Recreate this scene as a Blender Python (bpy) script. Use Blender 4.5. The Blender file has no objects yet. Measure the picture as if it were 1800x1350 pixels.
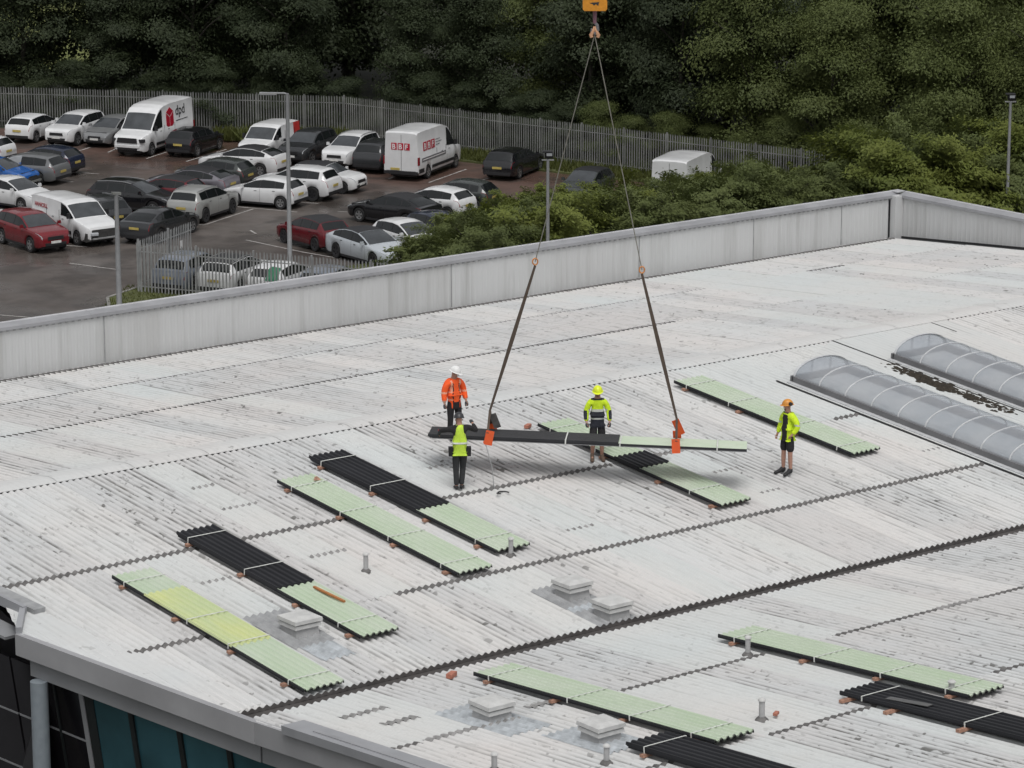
import bpy, bmesh, math, random
import numpy as np
from mathutils import Vector, Matrix

R = math.radians
scene = bpy.context.scene
COL = scene.collection

# ------------------------------------------------------------------ camera
cam_data = bpy.data.cameras.new("camera")
cam_data.sensor_width = 36.0
cam_data.lens = 36.0 * 5738.0 / 1800.0
cam_data.clip_start = 1.0
cam_data.clip_end = 2000.0
cam = bpy.data.objects.new("camera", cam_data)
COL.objects.link(cam)
CAM = Vector((-50.0, -62.042, 29.0))
PITCH, AZ = R(13.39), R(52.25)
FWD = Vector((math.cos(AZ) * math.cos(PITCH), math.sin(AZ) * math.cos(PITCH), -math.sin(PITCH)))
cam.location = CAM
cam.rotation_euler = FWD.to_track_quat('-Z', 'Y').to_euler()
scene.camera = cam

# ------------------------------------------------------------------ sky, sun, exposure
SUN_DIR = Vector((-0.30, -0.50, 1.20)).normalized()      # towards the bright part of the cloud cover
world = bpy.data.worlds.new("World")
scene.world = world
world.use_nodes = True
wn, wl = world.node_tree.nodes, world.node_tree.links
wn.clear()
w_out = wn.new('ShaderNodeOutputWorld')
w_bg = wn.new('ShaderNodeBackground')
w_sky = wn.new('ShaderNodeTexSky')
w_sky.sky_type = 'NISHITA'
w_sky.sun_disc = False
w_sky.sun_elevation = math.asin(SUN_DIR.z)
w_sky.sun_rotation = math.atan2(SUN_DIR.x, SUN_DIR.y)
w_sky.air_density = 1.0
w_sky.dust_density = 4.0
w_sky.ozone_density = 1.0
w_hs = wn.new('ShaderNodeHueSaturation')                 # overcast: nearly all the blue is gone
w_hs.inputs['Saturation'].default_value = 0.12
wl.new(w_sky.outputs[0], w_hs.inputs['Color'])
wl.new(w_hs.outputs[0], w_bg.inputs['Color'])
w_bg.inputs['Strength'].default_value = 0.128
wl.new(w_bg.outputs[0], w_out.inputs['Surface'])
sun_data = bpy.data.lights.new("sun", 'SUN')
sun_data.energy = 1.02
sun_data.angle = R(28)
sun_data.color = (1.0, 0.985, 0.96)
sun = bpy.data.objects.new("sun", sun_data)
sun.location = (0, 0, 80)
sun.rotation_euler = SUN_DIR.to_track_quat('Z', 'Y').to_euler()
COL.objects.link(sun)
scene.view_settings.view_transform = 'Standard'
scene.view_settings.look = 'None'
scene.view_settings.exposure = 0.0
scene.view_settings.gamma = 1.0
scene.view_settings.use_curve_mapping = False
scene.cycles.max_bounces = 6
scene.cycles.diffuse_bounces = 3
scene.cycles.glossy_bounces = 3
scene.cycles.transparent_max_bounces = 12

# ------------------------------------------------------------------ node helper and materials
class NT:
    def __init__(self, name):
        self.m = bpy.data.materials.new(name)
        self.m.use_nodes = True
        self.t = self.m.node_tree
        self.b = self.t.nodes['Principled BSDF']
    def n(self, kind, **kw):
        nd = self.t.nodes.new('ShaderNode' + kind)
        for k, v in kw.items():
            setattr(nd, k, v)
        return nd
    def link(self, a, b):
        if isinstance(a, (int, float)):
            b.default_value = a
        elif isinstance(a, tuple):
            b.default_value = (a[0], a[1], a[2], 1.0) if len(b.default_value) == 4 else a
        else:
            self.t.links.new(a, b)
    def math(self, op, a, b=0.0, c=0.0, clamp=False):
        nd = self.n('Math', operation=op, use_clamp=clamp)
        self.link(a, nd.inputs[0]); self.link(b, nd.inputs[1]); self.link(c, nd.inputs[2])
        return nd.outputs[0]
    def mix(self, f, a, b):
        nd = self.n('Mix', data_type='RGBA')
        self.link(f, nd.inputs[0]); self.link(a, nd.inputs[6]); self.link(b, nd.inputs[7])
        return nd.outputs[2]
    def ramp(self, f, lo, hi):
        nd = self.n('MapRange', clamp=True)
        self.link(f, nd.inputs[0]); nd.inputs[1].default_value = lo; nd.inputs[2].default_value = hi
        return nd.outputs[0]
    def pos(self, scale=(1, 1, 1), obj=False):
        if obj:
            src = self.n('TexCoord').outputs['Object']
        else:
            src = self.n('NewGeometry').outputs['Position']
        nd = self.n('Mapping')
        nd.inputs['Scale'].default_value = scale
        self.t.links.new(src, nd.inputs['Vector'])
        return nd.outputs[0]
    def noise(self, vec, scale, detail=3.0, rough=0.55):
        nd = self.n('TexNoise')
        self.t.links.new(vec, nd.inputs['Vector'])
        nd.inputs['Scale'].default_value = scale
        nd.inputs['Detail'].default_value = detail
        nd.inputs['Roughness'].default_value = rough
        return nd.outputs[0]
    def bump(self, h, strength, dist=0.02):
        nd = self.n('Bump')
        nd.inputs['Strength'].default_value = strength
        nd.inputs['Distance'].default_value = dist
        self.link(h, nd.inputs['Height'])
        self.t.links.new(nd.outputs[0], self.b.inputs['Normal'])
    def col(self, c): self.link(c, self.b.inputs['Base Color'])
    def rough(self, r): self.link(r, self.b.inputs['Roughness'])

def plain(name, c, rough=0.6, metal=0.0, var=0.12, scale=6.0, obj=False, spec=0.5, coat=0.0, crease=0.0):
    """a plain coloured surface with a little uneven wear"""
    k = NT(name)
    n = k.noise(k.pos(obj=obj), scale, 4.0)
    lo = tuple(max(0.0, x * (1 - var)) for x in c)
    hi = tuple(min(1.0, x * (1 + var)) for x in c)
    k.col(k.mix(k.ramp(n, .3, .7), lo, hi))
    k.rough(k.math('MULTIPLY_ADD', n, 0.25 * rough, rough * 0.88))
    k.b.inputs['Metallic'].default_value = metal
    k.b.inputs['Specular IOR Level'].default_value = spec
    k.b.inputs['Coat Weight'].default_value = coat
    k.b.inputs['Coat Roughness'].default_value = 0.08
    if crease:
        w = k.noise(k.pos((1, 1, .55), obj=obj), 13.0, 2.0, .6)
        k.bump(w, crease, .05)
        k.col(k.mix(k.math('MULTIPLY', k.ramp(k.noise(k.pos(obj=obj), 5.0, 3.0), .48, .72), .30), k.b.inputs['Base Color'].links[0].from_socket, tuple(x * .62 + .01 for x in c)))
    return k.m

def roof_material(name, base, dirt_amount, speck):
    """weathered fibre cement: streaks along the fall, dirt in the troughs, lichen specks"""
    k = NT(name)
    big = k.noise(k.pos(), 0.22, 3.0)
    grain = k.noise(k.pos(), 9.0, 4.0)
    streak = k.noise(k.pos((5.2, 0.42, 0.42)), 1.0, 4.0, 0.6)
    short = k.noise(k.pos((12.0, 2.6, 2.6)), 1.0, 3.0, 0.65)
    cellv = k.n('TexWhiteNoise', noise_dimensions='2D')
    fl = k.n('VectorMath', operation='FLOOR')
    k.t.links.new(k.pos((1.0, 0.23, 1.0)), fl.inputs[0])
    k.t.links.new(fl.outputs[0], cellv.inputs['Vector'])
    warm = k.mix(k.ramp(big, .35, .65), tuple(c * f for c, f in zip(base, (1.02, .99, .97))), tuple(c * f for c, f in zip(base, (.96, .985, .99))))
    warm = k.mix(k.math('MULTIPLY', k.ramp(grain, .45, .8), .25), warm, tuple(c * .80 for c in base))
    warm = k.mix(k.math('MULTIPLY', cellv.outputs['Value'], .16), warm, (base[0] * .84, base[1] * .84, base[2] * .82))
    # dirt lying in the troughs of the corrugation
    sep = k.n('SeparateXYZ')
    k.t.links.new(k.n('NewGeometry').outputs['Position'], sep.inputs[0])
    wave = k.math('COSINE', k.math('MULTIPLY', sep.outputs[0], 2 * math.pi / (1.0 / 6)))
    trough = k.ramp(wave, 0.75, -.7)
    area = k.ramp(k.noise(k.pos((.30, .22, .22)), 1.0, 2.0), .36, .62)
    tid = k.math('FLOOR', k.math('MULTIPLY_ADD', sep.outputs[0], 6.0, 0.0))
    cv = k.n('CombineXYZ')
    k.link(k.math('MULTIPLY', tid, 3.71), cv.inputs[0]); k.link(k.math('MULTIPLY', sep.outputs[1], .30), cv.inputs[1])
    line = k.noise(cv.outputs[0], 1.0, 3.0, .65)
    fine = k.noise(k.pos((7.0, 1.1, 1.1)), 1.0, 3.0, .6)
    s1 = k.math('MULTIPLY', k.math('MULTIPLY', k.ramp(line, .42, .60), k.math('MULTIPLY_ADD', k.ramp(fine, .35, .6), .65, .35)), k.ramp(wave, .45, -.5))
    s1 = k.math('MAXIMUM', s1, k.math('MULTIPLY', k.ramp(wave, .1, -.9), .24))
    s2 = k.math('MULTIPLY', k.ramp(short, .55, .66), k.math('MULTIPLY_ADD', trough, .75, .25))
    d = k.math('MULTIPLY', k.math('MAXIMUM', s1, s2), k.math('MULTIPLY_ADD', k.math('MAXIMUM', area, k.math('MULTIPLY', k.ramp(sep.outputs[1], -.2, .4), .75)), .70, .38, True))
    c = k.mix(k.math('MULTIPLY', d, dirt_amount, clamp=True), warm, (.115, .112, .105))
    sp = k.math('MULTIPLY', k.ramp(k.noise(k.pos((2.6, 1.9, 2)), 1.6, 2.0), .66, .70), k.ramp(area, .2, .7))
    c = k.mix(k.math('MULTIPLY', sp, speck), c, (.10, .098, .09))
    tint = k.ramp(k.noise(k.pos((.8, .25, .3)), 1.0, 2.0), .60, .75)
    c = k.mix(k.math('MULTIPLY', tint, .11), c, (base[0] * .86, base[1] * .80, base[2] * .72))
    k.col(c)
    k.rough(0.82)
    k.b.inputs['Specular IOR Level'].default_value = 0.3
    return k.m

M = {}
RB = (.560, .559, .560)
M['roof'] = roof_material('roof_weathered', RB, 1.0, .8)
M['roof_mid'] = roof_material('roof_lightly_weathered', (.615, .61, .605), .62, .5)
M['roof_pale'] = roof_material('roof_clean', (.595, .605, .60), .28, .2)
M['cap'] = roof_material('ridge_cement', (.60, .60, .595), .15, .5)
M['lap'] = plain('lap_grey', (.135, .13, .127), .9, var=.4, scale=5)
M['lap_faint'] = plain('lap_grey_faint', (.27, .265, .26), .9, var=.35, scale=5)
M['valley'] = plain('valley_lining', (.070, .064, .062), .7, var=.25, scale=3)
M['grey_metal'] = plain('grey_coated_metal', (.30, .305, .32), .45, var=.10, scale=1.2, spec=.4)
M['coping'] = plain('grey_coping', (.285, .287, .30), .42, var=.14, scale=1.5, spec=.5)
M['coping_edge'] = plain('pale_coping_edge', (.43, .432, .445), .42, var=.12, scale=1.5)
M['flash'] = plain('grey_flashing', (.30, .305, .31), .7, var=.2, scale=4)
M['flash_blue'] = plain('blue_grey_coating', (.40, .425, .445), .7, var=.25, scale=5)
M['lap_dark'] = plain('dark_lap_strip', (.050, .048, .046), .9, var=.3, scale=5)
M['dark_line'] = plain('near_black', (.03, .03, .032), .8)
M['galv'] = plain('galvanised_steel', (.30, .305, .305), .55, metal=.25, var=.2, scale=2)
M['galv_old'] = plain('dull_galvanised_steel', (.185, .19, .18), .65, metal=.1, var=.35, scale=1.1)
M['black'] = plain('black_plastic', (.018, .018, .02), .5, obj=True)
M['rubber'] = plain('tyre_rubber', (.016, .016, .017), .8, obj=True)
M['rim'] = plain('alloy_rim', (.34, .345, .35), .35, metal=.6, obj=True)
M['rim_dark'] = plain('dark_alloy_rim', (.06, .06, .065), .4, metal=.5, obj=True)
M['glass'] = plain('car_glass', (.010, .012, .013), .06, var=.2, scale=2, obj=True, spec=.55)
M['windscreen'] = plain('windscreen_glass', (.050, .055, .060), .07, var=.3, scale=1.5, obj=True, spec=.75)
M['lamp_glass'] = plain('headlamp_lens', (.42, .44, .46), .12, obj=True, spec=.6)
M['tail_red'] = plain('tail_lens', (.22, .012, .02), .2, obj=True, spec=.6)
M['plate_yellow'] = plain('yellow_number_plate', (.46, .36, .10), .5, obj=True)
M['plate_white'] = plain('white_number_plate', (.62, .62, .60), .5, obj=True)
M['white'] = plain('white_paint', (.72, .72, .715), .30, var=.05, scale=1.2, obj=True, coat=.4)
M['orange_wood'] = plain('timber_end', (.36, .20, .14), .8, var=.3, scale=9)

def wall_material(name, base, streak_amt):
    k = NT(name)
    st = k.noise(k.pos((2.2, 2.2, .16)), 1.0, 4.0, .6)
    st2 = k.noise(k.pos((.7, .7, .08)), 1.0, 3.0)
    big = k.noise(k.pos((.25, .25, .5)), 1.0, 2.0)
    c = k.mix(k.ramp(big, .35, .65), base, tuple(b * .93 for b in base))
    c = k.mix(k.math('MULTIPLY', k.ramp(st, .52, .72), streak_amt), c, (.27, .27, .255))
    c = k.mix(k.math('MULTIPLY', k.ramp(st2, .56, .70), streak_amt * .7), c, (.34, .335, .32))
    k.col(c); k.rough(.5)
    return k.m
M['wall'] = wall_material('white_cladding', (.565, .57, .57), .42)

def asphalt_material(name, a, b, wet):
    k = NT(name)
    n1 = k.noise(k.pos(), .11, 5.0, .6)
    n2 = k.noise(k.pos(), .9, 4.0)
    n3 = k.noise(k.pos(), 14.0, 3.0)
    c = k.mix(k.ramp(n1, .40, .62), a, b)
    # the bays along the far fence are surfaced in a redder material that has worn into the lane
    sp = k.n('SeparateXYZ')
    k.t.links.new(k.n('NewGeometry').outputs['Position'], sp.inputs[0])
    dd = k.math('ADD', k.math('MULTIPLY', sp.outputs[0], .88), k.math('MULTIPLY_ADD', sp.outputs[1], .477, k.math('MULTIPLY', n1, 6.0)))
    c = k.mix(k.math('MULTIPLY', k.ramp(dd, 75.0, 80.5), .92), c, k.mix(k.ramp(n2, .35, .65), (.070, .036, .026), (.118, .064, .048)))
    blot = k.noise(k.pos((.30, .42, .3)), 1.0, 5.0, .65)
    c = k.mix(k.math('MULTIPLY', k.ramp(blot, .48, .60), .70), c, tuple(x * .50 for x in a))
    c = k.mix(k.math('MULTIPLY', k.ramp(n2, .5, .7), .35), c, tuple(x * .62 for x in a))
    c = k.mix(k.math('MULTIPLY', k.ramp(n3, .35, .7), .25), c, tuple(x * 1.5 for x in b))
    k.col(c)
    w = k.ramp(k.noise(k.pos((.16, .11, .1)), 1.0, 4.0), .44, .58)
    k.rough(k.math('MULTIPLY_ADD', w, -wet, .68))
    k.b.inputs['Specular IOR Level'].default_value = .45
    k.bump(n3, .25, .01)
    return k.m
M['asphalt'] = asphalt_material('wet_asphalt', (.052, .043, .037), (.112, .097, .088), .42)
M['soil'] = plain('woodland_soil', (.028, .03, .018), .95, var=.4, scale=.6)
M['field'] = plain('pale_field', (.15, .17, .05), .95, var=.2, scale=.2)
M['lawn'] = plain('rough_grass', (.075, .085, .028), .95, var=.35, scale=2.2)
M['line'] = plain('worn_line_paint', (.36, .345, .33), .7, var=.35, scale=2.0)
M['kerb'] = plain('concrete_kerb', (.22, .215, .20), .85, var=.2, scale=2)

def leaf_material(name, a, b, tip=None):
    k = NT(name)
    oi = k.n('ObjectInfo')
    n = k.noise(k.pos(), .55, 3.0)
    n2 = k.noise(k.pos(), 4.0, 2.0)
    c = k.mix(k.ramp(n, .35, .65), a, b)
    c = k.mix(k.math('MULTIPLY', k.ramp(n2, .45, .75), .15), c, tuple(x * .75 for x in a))
    c = k.mix(k.math('MULTIPLY', oi.outputs['Random'], .45), c, tip or tuple(x * 1.35 for x in b))
    k.col(c); k.rough(.6)
    k.b.inputs['Specular IOR Level'].default_value = .25
    tr = k.n('BsdfTranslucent')
    k.t.links.new(c, tr.inputs['Color'])
    ad = k.n('MixShader'); ad.inputs[0].default_value = .32
    k.t.links.new(k.b.outputs[0], ad.inputs[1]); k.t.links.new(tr.outputs[0], ad.inputs[2])
    k.t.links.new(ad.outputs[0], k.t.nodes['Material Output'].inputs['Surface'])
    return k.m
M['leaf_dark'] = leaf_material('dark_leaves', (.033, .045, .023), (.046, .060, .028))
M['leaf_mid'] = leaf_material('green_leaves', (.086, .110, .036), (.112, .134, .044))
M['leaf_light'] = leaf_material('light_leaves', (.105, .135, .028), (.150, .172, .038))
M['bark'] = plain('bark', (.055, .05, .04), .9, var=.35, scale=5)

# ------------------------------------------------------------------ object helpers
def clean(n): return n
def new_obj(name, mesh, parent=None, loc=(0, 0, 0), rot=(0, 0, 0), scale=None):
    o = bpy.data.objects.new(name, mesh)
    COL.objects.link(o)
    if parent is not None:
        o.parent = parent
    o.location = loc
    o.rotation_euler = rot
    if scale is not None:
        o.scale = scale
    return o

def thing(name, label, cat, loc=(0, 0, 0), rotz=0.0, group=None, mesh=None):
    o = new_obj(name, mesh, None, loc, (0, 0, rotz))
    if mesh is None:
        o.empty_display_size = .3
    o['label'] = label
    o['category'] = cat
    if group:
        o['group'] = group
    return o

def structure(name, mesh, loc=(0, 0, 0)):
    o = new_obj(name, mesh, None, loc)
    o['kind'] = 'structure'
    return o

class MB:
    """collects shapes into one mesh"""
    def __init__(self):
        self.v, self.f, self.mi = [], [], []
    def add(self, verts, faces, mi=0):
        b = len(self.v)
        self.v += [tuple(p) for p in verts]
        self.f += [tuple(i + b for i in f) for f in faces]
        self.mi += [mi] * len(faces)
        return self
    def box(self, c, s, mi=0, mat=None, taper=1.0):
        x, y, z = s[0] / 2, s[1] / 2, s[2] / 2
        t = taper
        vs = [Vector(p) for p in ((-x, -y, -z), (x, -y, -z), (x, y, -z), (-x, y, -z), (-x * t, -y * t, z), (x * t, -y * t, z), (x * t, y * t, z), (-x * t, y * t, z))]
        if mat is not None:
            vs = [mat @ p for p in vs]
        c = Vector(c)
        return self.add([p + c for p in vs], [(3, 2, 1, 0), (4, 5, 6, 7), (0, 1, 5, 4), (1, 2, 6, 5), (2, 3, 7, 6), (3, 0, 4, 7)], mi)
    def bar(self, a, b, w, h=None, mi=0, up=Vector((0, 0, 1))):
        a, b = Vector(a), Vector(b)
        d = (b - a)
        L = d.length
        d.normalize()
        s = d.cross(up)
        if s.length < 1e-4:
            s = Vector((1, 0, 0))
        s.normalize()
        u = s.cross(d)
        m = Matrix((s, d, u)).transposed()
        return self.box((a + b) / 2, (w, L, h or w), mi, m)
    def tube(self, pts, rad, seg=8, mi=0, cap=True):
        pts = [Vector(p) for p in pts]
        if not isinstance(rad, (list, tuple)):
            rad = [rad] * len(pts)
        vs, fs = [], []
        prev = None
        for i, p in enumerate(pts):
            d = (pts[min(i + 1, len(pts) - 1)] - pts[max(i - 1, 0)]).normalized()
            if prev is None:
                s = d.cross(Vector((0, 0, 1)))
                if s.length < 1e-3:
                    s = Vector((1, 0, 0))
            else:
                s = prev - d * prev.dot(d)
            s.normalize()
            prev = s
            t = d.cross(s)
            for k in range(seg):
                a = 2 * math.pi * k / seg
                vs.append(p + (s * math.cos(a) + t * math.sin(a)) * rad[i])
        for i in range(len(pts) - 1):
            for k in range(seg):
                k2 = (k + 1) % seg
                fs.append((i * seg + k, i * seg + k2, (i + 1) * seg + k2, (i + 1) * seg + k))
        if cap:
            fs.append(tuple(range(seg - 1, -1, -1)))
            fs.append(tuple(range((len(pts) - 1) * seg, len(pts) * seg)))
        return self.add(vs, fs, mi)
    def mesh(self, name, mats, smooth=None):
        me = bpy.data.meshes.new(name)
        me.from_pydata(self.v, [], self.f)
        for m in (mats if isinstance(mats, (list, tuple)) else [mats]):
            me.materials.append(m)
        me.polygons.foreach_set('material_index', self.mi)
        if smooth is not None:
            me.polygons.foreach_set('use_smooth', [True] * len(me.polygons))
            me.set_sharp_from_angle(angle=R(smooth))
        me.update()
        return me

def boxmesh(name, size, mat, bevel=0.0):
    bm = bmesh.new()
    bmesh.ops.create_cube(bm, size=1.0)
    bmesh.ops.scale(bm, vec=size, verts=bm.verts)
    if bevel:
        bmesh.ops.bevel(bm, geom=list(bm.edges), offset=bevel, segments=2, affect='EDGES', profile=.5)
    me = bpy.data.meshes.new(name)
    bm.to_mesh(me)
    bm.free()
    me.materials.append(mat)
    return me

def flat_poly(name, pts, z, mat):
    me = bpy.data.meshes.new(name)
    me.from_pydata([(x, y, z) for x, y in pts], [], [tuple(range(len(pts)))])
    me.materials.append(mat)
    return me

# camera test, used only to choose which repeats become single parts
_r = FWD.cross(Vector((0, 0, 1))).normalized()
_u = _r.cross(FWD)
def in_view(p, margin=0.04):
    v = Vector(p) - CAM
    z = v.dot(FWD)
    if z < 1:
        return False
    x, y = v.dot(_r) / z * 5738, v.dot(_u) / z * 5738
    return abs(x) < 900 * (1 + margin) and abs(y) < 675 * (1 + margin)

# ------------------------------------------------------------------ roof geometry
ZR, SL, LV = 10.03, math.tan(R(4.85)), 13.40      # ridge height, fall, run of a slope
PIT = 1.0 / 6                                      # corrugation pitch
AMP = 0.025
ZV = ZR - SL * LV
def z_mid(y): return ZR + SL * y
def z_far(y): return ZR - SL * y
def z_bot(y): return ZV + SL * (-y - LV)
def z_roof(y): return z_far(y) if y > 0 else (z_mid(y) if y > -LV else z_bot(y))
# ================================================================== ground
structure('ground', flat_poly('ground', [(-120, -120), (420, -120), (420, 420), (-120, 420)], -.012, M['soil']))
FENCE_A, FENCE_B, FENCE_C = Vector((34.0, 109.8, 0)), Vector((53.75, 87.5, 0)), Vector((63.2, 52.0, 0))
structure('car_park', flat_poly('car_park', [(-40, 14), (62, 14), (62, 52), (61.6, 57), (53.2, 87.4), (33, 110), (-40, 110)], 0.0, M['asphalt']))
structure('field', flat_poly('field', [(44, 124), (62, 119), (74, 132), (150, 230), (150, 400), (40, 400)], .002, M['field']))
mb = MB()
def verge(pts, z=.10):
    n = len(pts)
    mb.add([(x, y, 0.0) for x, y in pts] + [(x, y, z) for x, y in pts], [tuple(range(n, 2 * n))] + [(i, (i + 1) % n, (i + 1) % n + n, i + n) for i in range(n)])
verge([(17.5, 52.0), (20.4, 57.3), (23.0, 58.6), (24.0, 56.9), (36.2, 56.6), (36.2, 52.0)])
verge([(36.3, 52.0), (36.6, 59.0), (42.0, 57.6), (60, 55.0), (60, 52.0)])
verge([(46.9, 91.2), (48.6, 92.6), (53.6, 87.0), (53.2, 84.6), (50.4, 88.6)])
verge([(53.6, 78.0), (55.9, 80.2), (61.2, 60.6), (60.2, 59.2), (56.6, 68.0)])
structure('grass_verge', mb.mesh('grass_verge', M['lawn']))

# painted bay lines, each a thin sheet
LINES = [((38.95,92.02),(40.71,93.09)), ((40.58,91.00),(41.97,92.11)), ((41.14,87.93),(43.15,89.13)), ((42.35,85.82),(46.25,87.90)),
 ((36.86,96.32),(37.94,96.98)), ((35.94,86.42),(36.59,85.25)), ((33.83,85.27),(34.28,83.94)), ((31.80,83.71),(32.14,82.81)),
 ((33.20,69.59),(37.35,71.70)), ((32.64,70.02),(33.16,69.52)), ((37.07,72.71),(38.58,69.66)), ((40.27,71.75),(40.76,70.96)),
 ((40.24,68.57),(40.64,68.06)), ((47.68,74.66),(48.49,75.14)), ((48.75,72.52),(52.77,74.63)), ((47.23,77.23),(48.65,77.94)),
 ((32.59,65.10),(33.02,61.06)), ((33.02,61.06),(33.54,58.60)), ((34.10,67.02),(33.84,66.12)), ((25.02,69.35),(25.81,68.21)),
 ((23.17,65.29),(24.12,62.73)), ((15.20,57.37),(16.28,55.68)), ((50.42,71.01),(52.06,71.71)), ((44.7,81.9),(48.6,84.0)), ((36.3,88.9),(37.0,87.6))]
for a, b in LINES:
    a, b = Vector((*a, 0)), Vector((*b, 0))
    s = (b - a).normalized().cross(Vector((0, 0, 1))) * .05
    me = bpy.data.meshes.new('bay_line')
    me.from_pydata([(p.x, p.y, .009) for p in (a + s, b + s, b - s, a - s)], [], [(3, 2, 1, 0)])
    me.materials.append(M['line'])
    structure('bay_line', me)

# ================================================================== the warehouse
wh = thing('warehouse', 'low white warehouse with a ribbed multi-ridge roof and grey parapet coping', 'warehouse')
EDGE = [(-19.35, -5.35), (-20.2, -7.8), (-18.68, -13.8), (-18.72, -31.0)]
NSEG = 6
def wave(x): return AMP * math.cos(2 * math.pi * x / PIT)

def sheet_mesh(name, y_up, y_low, mat, x0=0.0, ncol=6):
    """corrugated sheet hanging from y_up to y_low (local y=0 at y_low, z=0 on the roof plane there)"""
    L = abs(y_up - y_low)
    sg = 1.0 if y_up > y_low else -1.0
    n = ncol * NSEG
    vs, fs = [], []
    for t, lift in ((-.10, .015), (L, 0.0)):
        for i in range(n + 1):
            x = i * PIT / NSEG
            vs.append((x, sg * t, SL * t + lift + wave(x)))
    for i in range(n + 1):                               # the visible lower edge of the sheet
        x = i * PIT / NSEG
        vs.append((x, -sg * .10, SL * -.10 + .003 + wave(x)))
    for i in range(n):
        q = (i, i + 1, n + 2 + i, n + 1 + i)
        fs.append(q if sg > 0 else q[::-1])
        q = (i + 1, i, 2 * n + 2 + i, 2 * n + 3 + i)
        fs.append(q if sg > 0 else q[::-1])
    me = bpy.data.meshes.new(name)
    me.from_pydata(vs, [], fs)
    me.materials.append(mat)
    me.polygons.foreach_set('use_smooth', [True] * len(fs))
    me.set_sharp_from_angle(angle=R(60))
    return me

ROWS = [('mid', 0.0, -5.25), ('mid', -5.25, -9.55), ('mid', -9.55, -13.08),
        ('far', 0.0, 5.57), ('far', 5.57, 9.82), ('far', 9.82, 13.30),
        ('bot', -17.40, -13.68), ('bot', -21.70, -17.40), ('bot', -26.0, -21.70), ('bot', -30.4, -26.0)]
PALE = {(0, -13), (0, -8), (1, -16), (1, -13), (1, -2), (2, -17), (2, -10), (4, -8), (3, -7), (4, -13), (5, -6), (3, 10), (4, 13), (4, 14), (4, 15), (4, 16), (3, 13), (3, 14), (3, 15),
        (5, 13), (5, 14), (5, 15), (5, 9), (6, -10), (6, -9), (6, -18), (6, -17), (6, -5), (6, -6), (7, -10), (7, -9), (7, -13), (7, -12), (8, -11), (0, 3), (1, 4), (0, 4), (0, 7), (0, 6), (1, -7), (2, -4)}
rng = random.Random(4)
cells = []
for ri, (sec, yu, yl) in enumerate(ROWS):
    for cx in range(-23, 28):
        if sec == 'far' and cx >= 24:
            continue
        if ri > 0 and sec != 'far' and cx < -21:
            continue
        cells.append((ri, cx))
def cell_seen(ri, cx):
    sec, yu, yl = ROWS[ri]
    return any(in_view((cx + a, yu + (yl - yu) * b, z_roof(yu + (yl - yu) * b)), .0) for a in (0, .5, 1) for b in (0, .5, 1))
seen = [c for c in cells if cell_seen(*c)]
def cell_size(c):
    yy = (ROWS[c[0]][1] + ROWS[c[0]][2]) / 2
    return (Vector((c[1] + .5, yy, z_roof(yy))) - CAM).length
seen.sort(key=cell_size)
single = set(seen[:296])
protos = {}
rest = bmesh.new()
def edge_clip(bm_):
    """cut a bmesh (world x, y) along the slanting left edge of the roof"""
    for (ax, ay), (bx, by) in zip(EDGE[:-1], EDGE[1:]):
        d = Vector((bx - ax, by - ay, 0)).normalized()
        nrm = Vector((d.y, -d.x, 0))                     # points off the roof (towards -x)
        if nrm.x > 0:
            nrm = -nrm
        if abs(ay - -13.8) < .01:
            continue
        bmesh.ops.bisect_plane(bm_, geom=bm_.verts[:] + bm_.edges[:] + bm_.faces[:], plane_co=(ax, ay, 0), plane_no=nrm, clear_outer=True)
for c in cells:
    ri, cx = c
    sec, yu, yl = ROWS[ri]
    roll = rng.random()
    mk = 'roof_pale' if c in PALE else ('roof_mid' if roll < .38 else ('roof_pale' if roll < .44 else 'roof'))
    if (ri, mk) not in protos:
        protos[(ri, mk)] = sheet_mesh('roof_sheet', yu, yl, M[mk])
    me = protos[(ri, mk)]
    loc = (cx, yl, z_roof(yl) + rng.uniform(0, .004))
    cut = sec != 'far' and ri > 0 and cx < -18
    if cut:
        b = bmesh.new()
        b.from_mesh(me)
        bmesh.ops.translate(b, vec=loc, verts=b.verts)
        if ri in (1, 2):
            edge_clip(b)
        else:
            bmesh.ops.bisect_plane(b, geom=b.verts[:] + b.edges[:] + b.faces[:], plane_co=(-18.7, 0, 0), plane_no=(-1, 0, 0), clear_outer=True)
        if len(b.faces) == 0:
            b.free()
            continue
        bmesh.ops.translate(b, vec=[-q for q in loc], verts=b.verts)
        me = bpy.data.meshes.new('roof_sheet')
        b.to_mesh(me)
        b.free()
        me.materials.append(M[mk])
        me.polygons.foreach_set('use_smooth', [True] * len(me.polygons))
        me.set_sharp_from_angle(angle=R(60))
    if c in single:
        new_obj('roof_sheet', me, wh, loc)
    else:
        tmp = bpy.data.meshes.new('t')
        b = bmesh.new(); b.from_mesh(me)
        bmesh.ops.translate(b, vec=loc, verts=b.verts)
        b.to_mesh(tmp); b.free()
        rest.from_mesh(tmp)
        bpy.data.meshes.remove(tmp)
me = bpy.data.meshes.new('roof_sheets')
rest.to_mesh(me); rest.free()
me.materials.append(M['roof'])
for p in me.polygons:
    p.use_smooth = True
me.set_sharp_from_angle(angle=R(60))
o = new_obj('roof_sheeting', me, wh)
o['kind'] = 'stuff'

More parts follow.
